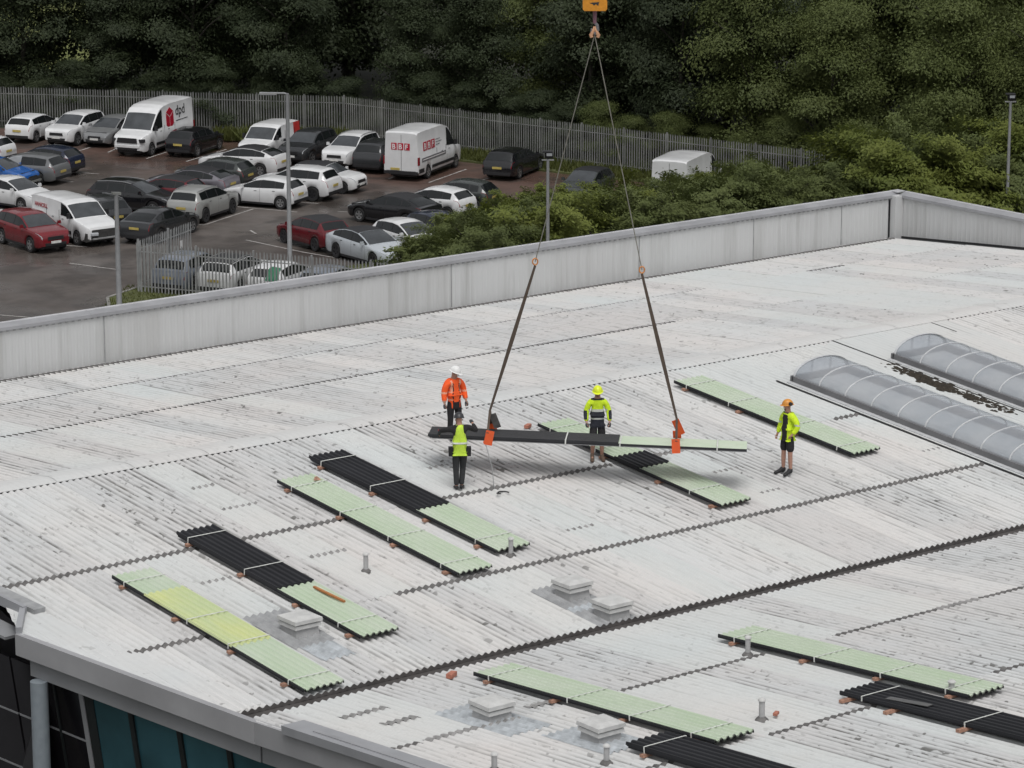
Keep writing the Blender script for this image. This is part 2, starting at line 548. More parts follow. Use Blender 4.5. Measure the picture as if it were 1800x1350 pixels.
# dark strips over the laps where one row of sheets overlaps the next
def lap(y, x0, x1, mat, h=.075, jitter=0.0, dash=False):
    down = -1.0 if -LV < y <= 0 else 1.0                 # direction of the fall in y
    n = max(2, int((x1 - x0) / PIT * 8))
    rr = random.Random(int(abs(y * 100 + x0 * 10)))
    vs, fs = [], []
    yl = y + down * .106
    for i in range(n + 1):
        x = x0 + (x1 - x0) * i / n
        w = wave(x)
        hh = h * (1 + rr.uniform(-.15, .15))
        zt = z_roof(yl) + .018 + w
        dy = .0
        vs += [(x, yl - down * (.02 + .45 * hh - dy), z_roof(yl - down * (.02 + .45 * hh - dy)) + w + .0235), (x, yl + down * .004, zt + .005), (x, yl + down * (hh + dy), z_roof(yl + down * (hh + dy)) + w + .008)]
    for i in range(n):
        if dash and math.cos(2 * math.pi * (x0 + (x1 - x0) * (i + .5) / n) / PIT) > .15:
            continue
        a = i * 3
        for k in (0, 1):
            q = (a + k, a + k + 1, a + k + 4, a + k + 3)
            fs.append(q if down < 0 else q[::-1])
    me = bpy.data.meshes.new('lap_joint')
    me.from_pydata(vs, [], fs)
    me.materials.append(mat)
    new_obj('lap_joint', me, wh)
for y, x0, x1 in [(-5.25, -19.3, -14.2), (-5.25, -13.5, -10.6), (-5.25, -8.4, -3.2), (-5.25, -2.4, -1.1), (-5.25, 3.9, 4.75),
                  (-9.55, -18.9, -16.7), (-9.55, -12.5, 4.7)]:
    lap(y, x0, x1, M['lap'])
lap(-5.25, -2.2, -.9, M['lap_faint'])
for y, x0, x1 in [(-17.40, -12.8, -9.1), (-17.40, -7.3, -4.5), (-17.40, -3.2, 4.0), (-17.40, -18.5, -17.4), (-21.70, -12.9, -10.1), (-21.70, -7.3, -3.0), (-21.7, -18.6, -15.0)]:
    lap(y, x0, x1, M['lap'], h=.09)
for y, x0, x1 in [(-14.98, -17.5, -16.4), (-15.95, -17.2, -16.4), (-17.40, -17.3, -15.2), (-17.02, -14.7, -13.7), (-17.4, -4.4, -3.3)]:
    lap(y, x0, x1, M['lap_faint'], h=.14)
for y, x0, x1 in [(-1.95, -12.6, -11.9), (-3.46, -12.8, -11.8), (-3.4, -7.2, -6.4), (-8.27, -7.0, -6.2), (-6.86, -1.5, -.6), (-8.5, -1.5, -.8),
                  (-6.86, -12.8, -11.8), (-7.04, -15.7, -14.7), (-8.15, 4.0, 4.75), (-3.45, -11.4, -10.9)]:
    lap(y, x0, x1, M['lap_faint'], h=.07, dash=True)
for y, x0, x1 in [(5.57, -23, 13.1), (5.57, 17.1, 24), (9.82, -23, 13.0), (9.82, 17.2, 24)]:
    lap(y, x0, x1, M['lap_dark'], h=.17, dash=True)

# ridge capping, one piece per two metres, with a dark strip as shade under its near edge
for k in range(-23, 25, 2):
    prof = [(-.30, z_mid(-.30) + .020), (-.30, z_mid(-.30) + .034), (-.10, ZR + .045), (.10, ZR + .045), (.62, z_far(.62) + .030), (.62, z_far(.62) + .016)]
    m_ = MB()
    L = 1.985
    vs = [(0, y, z) for y, z in prof] + [(L, y, z) for y, z in prof]
    n = len(prof)
    m_.add(vs, [(i, i + n, i + 1 + n, i + 1) for i in range(n - 1)] + [(n - 1, 2 * n - 1, n, 0)])
    new_obj('ridge_cap', m_.mesh('ridge_cap', M['cap'], 25), wh, (k, 0, 0))
lap_vs = []
def shade_strip(name, y, x0, x1, z0, z1, mat, lean=0.0):
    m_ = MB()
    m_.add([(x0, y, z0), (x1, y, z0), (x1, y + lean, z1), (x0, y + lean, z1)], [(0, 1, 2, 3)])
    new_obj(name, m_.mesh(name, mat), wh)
shade_strip('ridge_gap_shade', -.28, -23, 26, z_mid(-.28) - .03, z_mid(-.28) + .022, M['dark_line'])  # dark strip that paints deeper shade into the gaps below the cap
def scallops(name, y, x0, x1, mat, up, down_, dy=0.0, dy2=0.0):
    """dark scalloped strip painted as shade at the cut end of the corrugation"""
    n = int((x1 - x0) / PIT * 8)
    vs = []
    for i in range(n + 1):
        x = x0 + (x1 - x0) * i / n
        vs += [(x, y + dy, z_roof(y) + wave(x) + up), (x, y + dy2, z_roof(y) + wave(x) * .3 - down_)]
    me = bpy.data.meshes.new(name)
    me.from_pydata(vs, [], [(2 * i, 2 * i + 1, 2 * i + 3, 2 * i + 2) for i in range(n)])
    me.materials.append(mat)
    new_obj(name, me, wh)

# valley gutter between the middle and the near slope
scallops('sheet_end_shade', -13.19, -18.6, 26, M['valley'], .014, .060, 0, -.010)  # dark strip in place of the shadow under the sheet ends
m_ = MB()
m_.add([(-18.6, y, z) for y, z in ((-12.9, ZV - .03), (-13.2, ZV - .05), (-13.60, ZV - .055), (-13.95, ZV - .03))] + [(26, y, z) for y, z in ((-12.9, ZV - .03), (-13.2, ZV - .05), (-13.60, ZV - .055), (-13.95, ZV - .03))],
       [(i, i + 1, i + 5, i + 4) for i in range(3)])
new_obj('valley_gutter', m_.mesh('valley_gutter', M['valley']), wh)
scallops('sheet_end_shade', -13.585, -18.6, 26, M['lap'], .006, .03, 0, 0)
# parapet: cladding panels, gutter at the foot, coping
def panel_mesh(width, h, mat):
    vs, fs = [], []
    prof = []
    k = 0.0
    while k < width - .001:
        prof += [(k, 0), (k + .085, 0), (k + .10, .007), (k + .15, .007), (k + .165, 0)]
        k += .20
    prof = [p for p in prof if p[0] <= width] + [(width, 0)]
    n = len(prof)
    for z in (0, h):
        vs += [(x, -d, z) for x, d in prof]
    fs = [(i, i + 1, n + i + 1, n + i) for i in range(n - 1)]
    me = bpy.data.meshes.new('wall_panel')
    me.from_pydata(vs, [], fs)
    me.materials.append(mat)
    return me
PY, PX, PTOP = 13.46, 24.42, 10.32
zb0 = z_far(13.3) - .06
pm = panel_mesh(1.0, PTOP - zb0, M['wall'])
for k in range(-24, 24):
    new_obj('wall_panel', pm, wh, (k, PY, zb0))
pm2 = panel_mesh(1.0, PTOP - zb0, M['wall'])
for k in range(0, 20):
    y = PY - .2 - k
    zb = z_roof(y) - .05
    pmk = panel_mesh(1.0, PTOP + .02 - zb, M['wall']) if PTOP - zb > .1 else None
    if pmk:
        new_obj('wall_panel', pmk, wh, (PX, y, zb), (0, 0, -math.pi / 2))
new_obj('corner_post', boxmesh('corner_post', (.34, .26, PTOP - zb0), M['wall'], .01), wh, (PX - .17, PY - .13, (PTOP + zb0) / 2))
for dx in (-.345, .005):
    pass
for x_ in (-5.6, 6.2, 13.4, 18.1, 21.9):
    new_obj('panel_joint', boxmesh('panel_joint', (.022, .012, PTOP - zb0), M['flash']), wh, (x_, PY - .012, (PTOP + zb0) / 2))
# parapet gutter and its dark scalloped edge
m_ = MB()
m_.box((0.3, 13.385, z_far(13.385) - .03), (48.2, .13, .05))
new_obj('parapet_gutter', m_.mesh('parapet_gutter', M['valley']), wh)
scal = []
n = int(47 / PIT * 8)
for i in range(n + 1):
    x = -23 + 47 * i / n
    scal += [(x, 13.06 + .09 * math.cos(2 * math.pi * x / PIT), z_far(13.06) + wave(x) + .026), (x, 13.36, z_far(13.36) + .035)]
me = bpy.data.meshes.new('edge_strip')
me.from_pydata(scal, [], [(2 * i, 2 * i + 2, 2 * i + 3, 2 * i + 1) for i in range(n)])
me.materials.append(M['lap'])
new_obj('edge_strip', me, wh)
new_obj('wall_flashing', boxmesh('wall_flashing', (.05, 13.4, .06), M['dark_line']), wh, (PX - .035, 6.7, (z_far(0) + z_far(13.4)) / 2 + .03), (-math.atan(SL), 0, 0))
# coping, three metre lengths with a lip over the cladding
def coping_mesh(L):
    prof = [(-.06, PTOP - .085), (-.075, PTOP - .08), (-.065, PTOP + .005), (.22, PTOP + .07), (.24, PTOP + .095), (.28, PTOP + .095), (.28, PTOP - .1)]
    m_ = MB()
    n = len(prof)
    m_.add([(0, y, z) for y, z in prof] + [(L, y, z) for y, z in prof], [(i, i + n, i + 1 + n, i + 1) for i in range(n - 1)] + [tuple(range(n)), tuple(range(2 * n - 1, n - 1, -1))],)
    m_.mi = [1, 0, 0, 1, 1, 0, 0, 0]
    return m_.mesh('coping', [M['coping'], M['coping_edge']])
cm = coping_mesh(2.994)
for k in range(-24, 24, 3):
    new_obj('coping', cm if k < 21 else coping_mesh(PX - 21 + .05), wh, (k, PY, 0))
for k in range(0, 18, 3):
    new_obj('coping', cm, wh, (PX, PY - .1 - k, .004), (0, 0, -math.pi / 2))
new_obj('coping_corner', boxmesh('coping_corner', (.36, .36, .05), M['coping_edge'], .01), wh, (PX + .10, PY + .12, PTOP + .075))
# dashes under the lip where the cladding ribs meet it
m_ = MB()
for k in range(0, 240):
    x = -23.9 + k * .2
    m_.box((x + .125, PY - .03, PTOP - .105), (.07, .026, .035))
o = new_obj('rib_gap', m_.mesh('rib_gap', M['flash']), wh)
o['kind'] = 'stuff'
# outer walls of the building, under the roof
outer = [(-22.5, 13.7), (24.7, 13.7), (24.7, -30.4), (-18.4, -30.4), (-18.4, -13.8), (-19.75, -7.9), (-19.3, -5.2), (-22.5, -5.2)]
m_ = MB()
nn = len(outer)
def wtop(x, y): return (PTOP - .02 if (y > 13 or x > 24) else z_roof(y) - .12)
m_.add([(x, y, 0) for x, y in outer] + [(x, y, wtop(x, y)) for x, y in outer], [((i + 1) % nn, i, i + nn, (i + 1) % nn + nn) for i in range(nn) if i not in (3, 4, 5)])
new_obj('outer_wall', m_.mesh('outer_wall', M['grey_metal']), wh)
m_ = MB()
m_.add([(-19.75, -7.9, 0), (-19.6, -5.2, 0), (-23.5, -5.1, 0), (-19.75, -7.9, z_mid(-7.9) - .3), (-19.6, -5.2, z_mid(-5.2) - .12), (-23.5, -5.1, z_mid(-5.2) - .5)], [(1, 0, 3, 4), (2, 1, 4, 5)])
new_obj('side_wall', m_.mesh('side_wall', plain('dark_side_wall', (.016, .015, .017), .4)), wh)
# something solid a little below the sheets, so no daylight shows through
m_ = MB()
for (ya, yb) in ((13.4, 0), (0, -13.4), (-13.4, -30.4)):
    za, zb = z_roof(ya - 1e-4) - .16, z_roof(yb + 1e-4) - .16
    xl = -22.4 if ya > -1 else -18.5
    if ya == 0:
        m_.add([(-22.4, 0, za), (24.6, 0, za), (24.6, -5.2, z_mid(-5.2) - .16), (-22.4, -5.2, z_mid(-5.2) - .16)], [(0, 3, 2, 1)])
        m_.add([(-19.2, -5.2, z_mid(-5.2) - .16), (24.6, -5.2, z_mid(-5.2) - .16), (24.6, yb, zb), (-18.5, yb, zb), (-19.9, -7.9, z_mid(-7.9) - .16)], [(0, 4, 3, 2, 1)])
    else:
        m_.add([(xl, ya, za), (24.6, ya, za), (24.6, yb, zb), (xl, yb, zb)], [(0, 3, 2, 1)])
new_obj('roof_lining', m_.mesh('roof_lining', M['dark_line']), wh)

# ---- slanting facade at the near left: fascia, recessed band, raked glazing, round column
E0, E1, E2 = Vector((-20.22, -7.72, 0)), Vector((-18.70, -13.9, 0)), Vector((-18.72, -30.4, 0))
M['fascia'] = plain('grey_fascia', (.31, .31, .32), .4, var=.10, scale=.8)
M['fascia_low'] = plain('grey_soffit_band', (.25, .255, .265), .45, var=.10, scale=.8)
M['teal_glass'] = plain('teal_glazing', (.030, .090, .112), .08, var=.35, scale=.5, spec=.6)
M['dark_glass'] = plain('black_glazing', (.012, .011, .013), .12, var=.3, scale=.7, spec=.5)
M['column'] = plain('blue_grey_column', (.22, .25, .275), .45, var=.08)
M['mullion'] = plain('dark_mullion', (.012, .015, .016), .5)
def zed(p): return z_roof(p.y)
def along(s):
    d = (E1 - E0)
    return E0 + d * (s / d.length)
FN = Vector((-(E1 - E0).y, (E1 - E0).x, 0)).normalized()
if FN.x > 0:
    FN = -FN
def band(name, a, b, out, zt, zb, th, mat):
    d = (b - a).normalized()
    nr = Vector((d.y, -d.x, 0))
    if nr.x > 0:
        nr = -nr
    m_ = MB()
    vs = []
    for p in (a, b):
        z = zed(p)
        vs += [p + nr * out + Vector((0, 0, z + zt)), p + nr * (out - th) + Vector((0, 0, z + zt)), p + nr * (out - th) + Vector((0, 0, z + zb)), p + nr * out + Vector((0, 0, z + zb))]
    m_.add(vs, [(0, 1, 5, 4), (1, 2, 6, 5), (2, 3, 7, 6), (3, 0, 4, 7), (0, 3, 2, 1), (4, 5, 6, 7)])
    new_obj(name, m_.mesh(name, mat), wh)
band('fascia', E0, E1, .06, .03, -.40, .14, M['fascia'])
band('fascia', E1 + Vector((0, -.01, 0)), E2, .05, .03, -.40, .14, M['fascia'])
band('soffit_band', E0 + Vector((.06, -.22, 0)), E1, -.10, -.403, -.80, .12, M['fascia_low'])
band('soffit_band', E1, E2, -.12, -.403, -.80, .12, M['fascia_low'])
# the box gutter lying along the near edge further down
m_ = MB()
for w0, w1, h0, h1 in ((.02, .50, .028, .14),):
    for y0, y1 in ((-14.9, -30.0),):
        m_.box((-18.58, (y0 + y1) / 2, z_bot((y0 + y1) / 2) + .10), (.50, abs(y1 - y0), .16), 0, Matrix.Rotation(-math.atan(SL), 3, 'X'))
        m_.box((-18.63, (y0 + y1) / 2 - .4, z_bot((y0 + y1) / 2 - .4) + .185), (.10, abs(y1 - y0) - .8, .03), 1, Matrix.Rotation(-math.atan(SL), 3, 'X'))
new_obj('box_gutter', m_.mesh('box_gutter', [M['grey_metal'], M['coping']]), wh)
# upstand at the notch in the roof edge
m_ = MB()
a, b = Vector((-19.55, -5.1, z_mid(-5.1))), Vector((-19.30, -7.0, z_mid(-7.0)))
m_.bar(a + Vector((0, 0, .06)), b + Vector((0, 0, .06)), .28, .14, 0)
m_.bar(a + Vector((-.26, 0, .10)), b + Vector((-.28, 0.1, .10)), .10, .2, 1)
m_.bar(b + Vector((-.30, .15, .08)), Vector((-20.20, -7.75, z_mid(-7.75) + .06)), .12, .2, 1)
m_.bar(a + Vector((-.6, 0, -.3)), b + Vector((-.62, -.1, -.3)), .5, .06, 2)
new_obj('edge_upstand', m_.mesh('edge_upstand', [M['flash'], M['grey_metal'], M['fascia_low']]), wh)
# smooth pale apron between the sheets and the fascia
m_ = MB()
pts = [(-20.16, -7.70), (-19.36, -5.9), (-19.02, -8.4), (-18.55, -10.6), (-18.05, -12.4), (-18.0, -13.05), (-18.66, -13.15)]
m_.add([(x, y, z_mid(y) + .030) for x, y in pts] + [(x, y, z_mid(y) - .02) for x, y in pts], [tuple(range(len(pts)))] + [((i + 1) % 7, i, i + 7, (i + 1) % 7 + 7) for i in range(7)])
me = m_.mesh('edge_apron', M['cap'])
if me.polygons[0].normal.z < 0:
    me.flip_normals()
new_obj('edge_apron', me, wh)
# raked glazing: panes set in at the foot
def raked(s, z, inset):
    p = along(s)
    return p - FN * (inset) + Vector((0, 0, z))
zt_of = lambda s: zed(along(s)) - .74
RK = math.tan(R(9))
def glaz(name, s0, s1, mat, z_hi=0.0, z_lo=None, prd=0.0):
    vs = []
    for s in (s0, s1):
        zt = zt_of(s) + z_hi
        zb = .05 if z_lo is None else zt_of(s) + z_lo
        it = .36 - prd + RK * -z_hi
        ib = .36 - prd + RK * (zt_of(s) - zb)
        nn_ = FN * .05
        vs += [raked(s, zt, it), raked(s, zb, ib), raked(s, zt, it) - nn_, raked(s, zb, ib) - nn_]
    m_ = MB()
    m_.add(vs, [(0, 1, 5, 4), (2, 6, 7, 3), (0, 4, 6, 2), (1, 3, 7, 5), (0, 2, 3, 1), (4, 5, 7, 6)])
    return new_obj(name, m_.mesh(name, mat), wh)
for k in range(0, 16):
    s0 = 1.42 + k * 1.3
    if s0 > 5.4:
        break
    glaz('glass_pane', s0 + (.0 if k else .25), s0 + 1.24, M['teal_glass'])
    glaz('mullion', s0 + 1.24, s0 + 1.36, M['mullion'], prd=.05)
for s0, s1 in ((-2.4, -.66), (-.6, .55), (.60, 1.30)):
    for j in range(6):
        glaz('glass_pane', s0, s1, M['dark_glass'], -.0 - j * 1.25, -1.21 - j * 1.25)
        glaz('transom', s0, s1, M['fascia_low'], -1.21 - j * 1.25, -1.25 - j * 1.25, prd=.012)
glaz('mullion', 1.30, 1.42, M['fascia_low'], prd=.04)
glaz('mullion', 1.42, 1.67, M['mullion'], prd=.02)
glaz('mullion', .55, .60, M['mullion'], prd=.03)
c0 = along(.55) - FN * .02
m_ = MB()
m_.tube([(0, 0, 0), (0, 0, zed(c0) - .80)], .175, 20)
new_obj('column', m_.mesh('column', M['column'], 40), wh, (c0.x, c0.y, 0))

# flat strips and flashings round the rooflights
def strip(name, pts, zoff, mat, th=.02):
    m_ = MB()
    n_ = len(pts)
    m_.add([(x, y, z_roof(y) + zoff) for x, y in pts] + [(x, y, z_roof(y) + zoff - th) for x, y in pts], [tuple(range(n_))] + [((i + 1) % n_, i, i + n_, (i + 1) % n_ + n_) for i in range(n_)])
    me_ = m_.mesh(name, mat)
    if me_.polygons[0].normal.z < 0:
        me_.flip_normals()
    return new_obj(name, me_, wh)
strip('rooflight_flashing', [(4.78, -2.35), (8.52, -.34), (8.52, -13.1), (4.78, -13.1)], .030, M['roof_pale'])
strip('rooflight_flashing', [(8.56, -.34), (12.8, -.34), (12.8, -13.1), (8.56, -13.1)], .034, M['roof_pale'])
strip('sheet_joint', [(4.74, -2.3), (4.79, -2.3), (4.79, -13.1), (4.74, -13.1)], .037, M['dark_line'])
strip('sheet_joint', [(8.52, -.34), (8.57, -.34), (8.57, -13.1), (8.52, -13.1)], .041, M['dark_line'])
strip('sheet_joint', [(12.2, -.34), (12.24, -.34), (12.24, -1.3), (12.2, -1.3)], .039, M['dark_line'])
# grey coated patches round the roof vents
def wavy_patch(x0, x1, y0, y1, mat, up=.006):
    n_ = int((x1 - x0) / PIT * 6)
    vs_ = []
    for i in range(n_ + 1):
        x = x0 + (x1 - x0) * i / n_
        for y in (y0, y1):
            vs_.append((x, y, z_roof(y) + wave(x) + up + .016))
    me_ = bpy.data.meshes.new('coated_patch')
    fs_ = [(2 * i, 2 * i + 1, 2 * i + 3, 2 * i + 2) for i in range(n_)]
    me_.from_pydata(vs_, [], fs_)
    me_.materials.append(mat)
    if me_.polygons[0].normal.z < 0:
        me_.flip_normals()
    new_obj('coated_patch', me_, wh)
wavy_patch(-15.92, -14.95, -11.1, -9.2, M['flash'])
wavy_patch(-15.85, -15.05, -11.9, -11.1, M['flash_blue'])
wavy_patch(-9.95, -8.95, -12.1, -10.9, M['flash'])
wavy_patch(-9.9, -9.0, -12.35, -12.1, M['flash_blue'])
wavy_patch(-9.95, -8.95, -13.2, -12.35, M['flash'])
wavy_patch(-16.1, -15.1, -18.2, -15.9, M['flash_blue'])
wavy_patch(-15.7, -14.6, -20.4, -18.6, M['flash_blue'])
# ================================================================== barrel rooflights
k = NT('polycarbonate_glazing')
nz = k.noise(k.pos(), .9, 3.0)
k.col(k.mix(k.ramp(nz, .35, .65), (.44, .465, .50), (.54, .555, .58)))
k.rough(.12)
k.b.inputs['Specular IOR Level'].default_value = .7
tr = k.n('BsdfTransparent'); tr.inputs[0].default_value = (.86, .89, .92, 1)
mx = k.n('MixShader'); mx.inputs[0].default_value = .50
k.t.links.new(tr.outputs[0], mx.inputs[1]); k.t.links.new(k.b.outputs[0], mx.inputs[2])
k.t.links.new(mx.outputs[0], k.t.nodes['Material Output'].inputs['Surface'])
M['poly'] = k.m
M['rib'] = plain('white_glazing_bar', (.52, .53, .54), .4)
M['kerb_grey'] = plain('grey_rooflight_kerb', (.155, .155, .16), .55, var=.15, scale=2)
def rooflight(label, x0, y_top, y_bot, w=1.86, rise=.39):
    t = thing('barrel_rooflight', label, 'rooflight', (x0, y_top, z_mid(y_top)), 0, 'barrel rooflights')
    L = y_top - y_bot
    rot = (math.atan(SL), 0, 0)        # local -y runs down the slope
    NA, base = 14, .20
    def arc(y, r=0.0, a0=0.0, a1=math.pi):
        out = []
        for i in range(NA + 1):
            a = math.pi - (a0 + (a1 - a0) * i / NA)
            out.append((w / 2 + (w / 2 + r) * math.cos(a), y, base + (rise + r) * math.sin(a)))
        return out
    m_ = MB()                          # kerb all round
    m_.box((.0, -L / 2, base / 2 - .02), (.14, L, base + .04))
    m_.box((w, -L / 2, base / 2 - .02), (.14, L, base + .04))
    m_.box((w / 2, .02, base / 2 - .02), (w + .14, .10, base + .04))
    o = new_obj('kerb', m_.mesh('kerb', M['kerb_grey']), t, (0, 0, 0), rot)
    m_ = MB()
    m_.box((-.12, -L / 2, .045), (.16, L + .1, .03))
    m_.box((w + .12, -L / 2, .045), (.16, L + .1, .03))
    new_obj('kerb_flashing', m_.mesh('kerb_flashing', M['rib']), t, (0, 0, 0), rot)
    step = .945
    n_ = int(L / step)
    vs = arc(-.004) + arc(-step + .004)
    pm_ = MB().add(vs, [(i, i + 1, NA + 2 + i, NA + 1 + i) for i in range(NA)]).mesh('glazing_pane', M['poly'], 40)
    rb = MB()
    a_, b_ = arc(-.022, .012), arc(.022, .012)
    a2, b2 = arc(-.022, -.02), arc(.022, -.02)
    q = NA + 1
    rb.add(a_ + b_ + a2 + b2, [(i, i + 1, q + i + 1, q + i) for i in range(NA)] + [(i + 1, i, 2 * q + i, 2 * q + i + 1) for i in range(NA)] + [(q + i, q + i + 1, 3 * q + i + 1, 3 * q + i) for i in range(NA)])
    rbm = rb.mesh('glazing_bar', M['rib'], 40)
    for j in range(n_):
        new_obj('glazing_pane', pm_, t, Matrix.Rotation(rot[0], 3, 'X') @ Vector((0, -step * j, 0)), rot)
        if j:
            new_obj('glazing_bar', rbm, t, Matrix.Rotation(rot[0], 3, 'X') @ Vector((0, -step * j, 0)), rot)
    em = MB()                          # glazed end with two uprights
    e = arc(.0, -.004)
    em.add(e + [(w / 2, 0, base)], [(i + 1, i, NA + 1) for i in range(NA)])
    new_obj('end_pane', em.mesh('end_pane', M['poly']), t, (0, 0, 0), rot)
    fr = MB()
    f1, f2 = arc(.03, .014), arc(-.05, .014)
    f3 = arc(.03, -.05)
    fr.add(f1 + f2 + f3, [(i, i + 1, q + i + 1, q + i) for i in range(NA)] + [(i + 1, i, 2 * q + i, 2 * q + i + 1) for i in range(NA)])
    for xx in (w * .33, w * .67):
        hh = rise * math.sqrt(max(0, 1 - ((xx - w / 2) / (w / 2)) ** 2))
        fr.box((xx, .012, base + hh / 2), (.05, .03, hh))
    new_obj('end_frame', fr.mesh('end_frame', M['rib'], 40), t, (0, 0, 0), rot)
rooflight('long clear barrel rooflight nearer the man in black shorts, white curved bars', 5.06, -2.62, -13.0)
rooflight('clear barrel rooflight beyond the strip of dark moss, white curved bars', 8.82, -2.40, -13.0)

# moss lying between the two rooflights
M['moss'] = plain('dark_moss', (.030, .024, .017), .95, var=.5, scale=9)
rr = random.Random(9)
m_ = MB()
for i in range(420):
    y = -2.3 - 5.2 * abs(rr.betavariate(2.2, 2.4))
    x = 8.30 + rr.gauss(0, .11) + (.05 if y > -4 else -.05)
    x = min(max(x, 7.35), 8.60)
    s = rr.uniform(.03, .085) * (1.35 if -5.0 < y < -3.6 else .8)
    z = z_mid(y) + .03
    vs = [(x + s * math.cos(a) * rr.uniform(.7, 1.3), y + s * 1.7 * math.sin(a) * rr.uniform(.7, 1.3), z) for a in (0, 1.05, 2.1, 3.14, 4.2, 5.24)]
    m_.add(vs + [(x, y, z + s * .55)], [(j, (j + 1) % 6, 6) for j in range(6)])
o = new_obj('moss', m_.mesh('moss', M['moss']), None)
o['kind'] = 'stuff'

# ================================================================== packs of roofing sheets
def sheet_colour(name, a, b, rough=.55):
    kk = NT(name)
    n_ = kk.noise(kk.pos((1.4, .5, 1)), 1.0, 3.0)
    n2 = kk.noise(kk.pos(), 7.0, 3.0)
    c = kk.mix(kk.ramp(n_, .35, .65), a, b)
    c = kk.mix(kk.math('MULTIPLY', kk.ramp(n2, .5, .8), .15), c, tuple(x * .75 for x in a))
    kk.col(c); kk.rough(rough)
    kk.b.inputs['Specular IOR Level'].default_value = .3
    return kk.m
M['green'] = sheet_colour('pale_green_backing', (.455, .54, .405), (.51, .57, .465))
M['lime'] = sheet_colour('yellow_green_film', (.56, .60, .29), (.50, .57, .33))
M['anthracite'] = sheet_colour('anthracite_coating', (.013, .0135, .016), (.019, .0195, .023), .5)
M['grey_edge'] = plain('grey_sheet_edge', (.10, .10, .10), .5, var=.2)
M['strap'] = plain('white_strap', (.62, .63, .60), .5)
SP, SA, SW = .152, .024, .915
def pack_wave(x): return SA * max(-.8, min(.85, 1.35 * math.cos(2 * math.pi * x / SP)))
XS = []
_x = 0.0
while _x < SW + .001:
    XS.append(_x)
    _x += SP / 6
def pack_sheet(name, y0, y1, z, top, under, drop=.03, xoff=0.0):
    """one profiled sheet from y0 down to y1 (y0 > y1)"""
    n_ = len(XS)
    vs, fs, mi = [], [], []
    th = .008
    xs = [-.012] + XS + [XS[-1] + .012]
    zs = [-drop] + [pack_wave(x) for x in XS] + [-drop]
    n_ = len(xs)
    for y in (y0, y1):
        for x, w_ in zip(xs, zs):
            vs.append((x + xoff, y, z + w_))
    for y in (y0, y1):
        for x, w_ in zip(xs, zs):
            vs.append((x + xoff, y, z + w_ - th))
    for i in range(n_ - 1):
        fs.append((i, n_ + i, n_ + i + 1, i + 1)); mi.append(0 if 0 < i < n_ - 2 else 1)
        fs.append((2 * n_ + i, 2 * n_ + i + 1, 3 * n_ + i + 1, 3 * n_ + i)); mi.append(1)
        fs.append((i, i + 1, 2 * n_ + i + 1, 2 * n_ + i)); mi.append(1)
        fs.append((n_ + i + 1, n_ + i, 3 * n_ + i, 3 * n_ + i + 1)); mi.append(1)
    me_ = bpy.data.meshes.new(name)
    me_.from_pydata(vs, [], fs)
    me_.materials.append(top); me_.materials.append(under)
    me_.polygons.foreach_set('material_index', mi)
    me_.update()
    return me_
def strap_mesh(z_top, z_bot_):
    m__ = MB()
    m__.box((SW / 2, 0, z_top + .004), (SW + .05, .030, .006))
    m__.box((-.024, 0, (z_top + z_bot_) / 2), (.006, .030, z_top - z_bot_))
    m__.box((SW + .024, 0, (z_top + z_bot_) / 2), (.006, .030, z_top - z_bot_))
    return m__.mesh('strap', M['strap'])
def fill_pack(root, rot, L, top, black=None, lime=None, straps=(.5, 2.6, 4.7, 6.5), base=.056, nlay=4):
    """sheets in local coordinates: y = 0 at the upper end, running to -L"""
    gap = .0125
    for j in range(nlay - 1):
        jit = .012 * math.sin(j * 2.1)
        new_obj('sheet', pack_sheet('sheet', -.004 + jit, -L + jit, base + .032 + j * gap, M['green'] if top == 'green' else M['anthracite'], M['anthracite'], .012, jit * .5), root, (0, 0, 0), rot)
    zt = base + .032 + (nlay - 1) * gap
    tops = zt
    new_obj('sheet', pack_sheet('sheet', 0, -L, zt, M['green'] if top == 'green' else M['anthracite'], M['anthracite'], .026), root, (0, 0, 0), rot)
    if lime:
        o_ = new_obj('sheet', pack_sheet('sheet', -lime[0], -lime[1], zt + .011, M['lime'], M['lime'], .02), root, (0, 0, 0), rot)
        o_['label'] = 'yellow-green film over the middle of the pack'
        tops = zt + .011
    if black:
        for q in (0, 1):
            o_ = new_obj('sheet', pack_sheet('sheet', -black[0] + q * .03, -black[1], zt + .016 + q * gap, M['anthracite'], M['anthracite'], .030, -.006), root, (0, 0, 0), rot)
            o_['label'] = 'shorter anthracite sheet lying on top'
    for s in straps:
        zz = zt + SA * .85 + .002
        if black and black[0] <= s <= black[1]:
            zz += .016 + gap
        if lime and lime[0] <= s <= lime[1]:
            zz += .011
        new_obj('strap', strap_mesh(zz, base), root, Matrix.Rotation(rot[0], 3, 'X') @ Vector((0, -s, 0)), rot)
NTH = ['first', 'second', 'third', 'fourth']
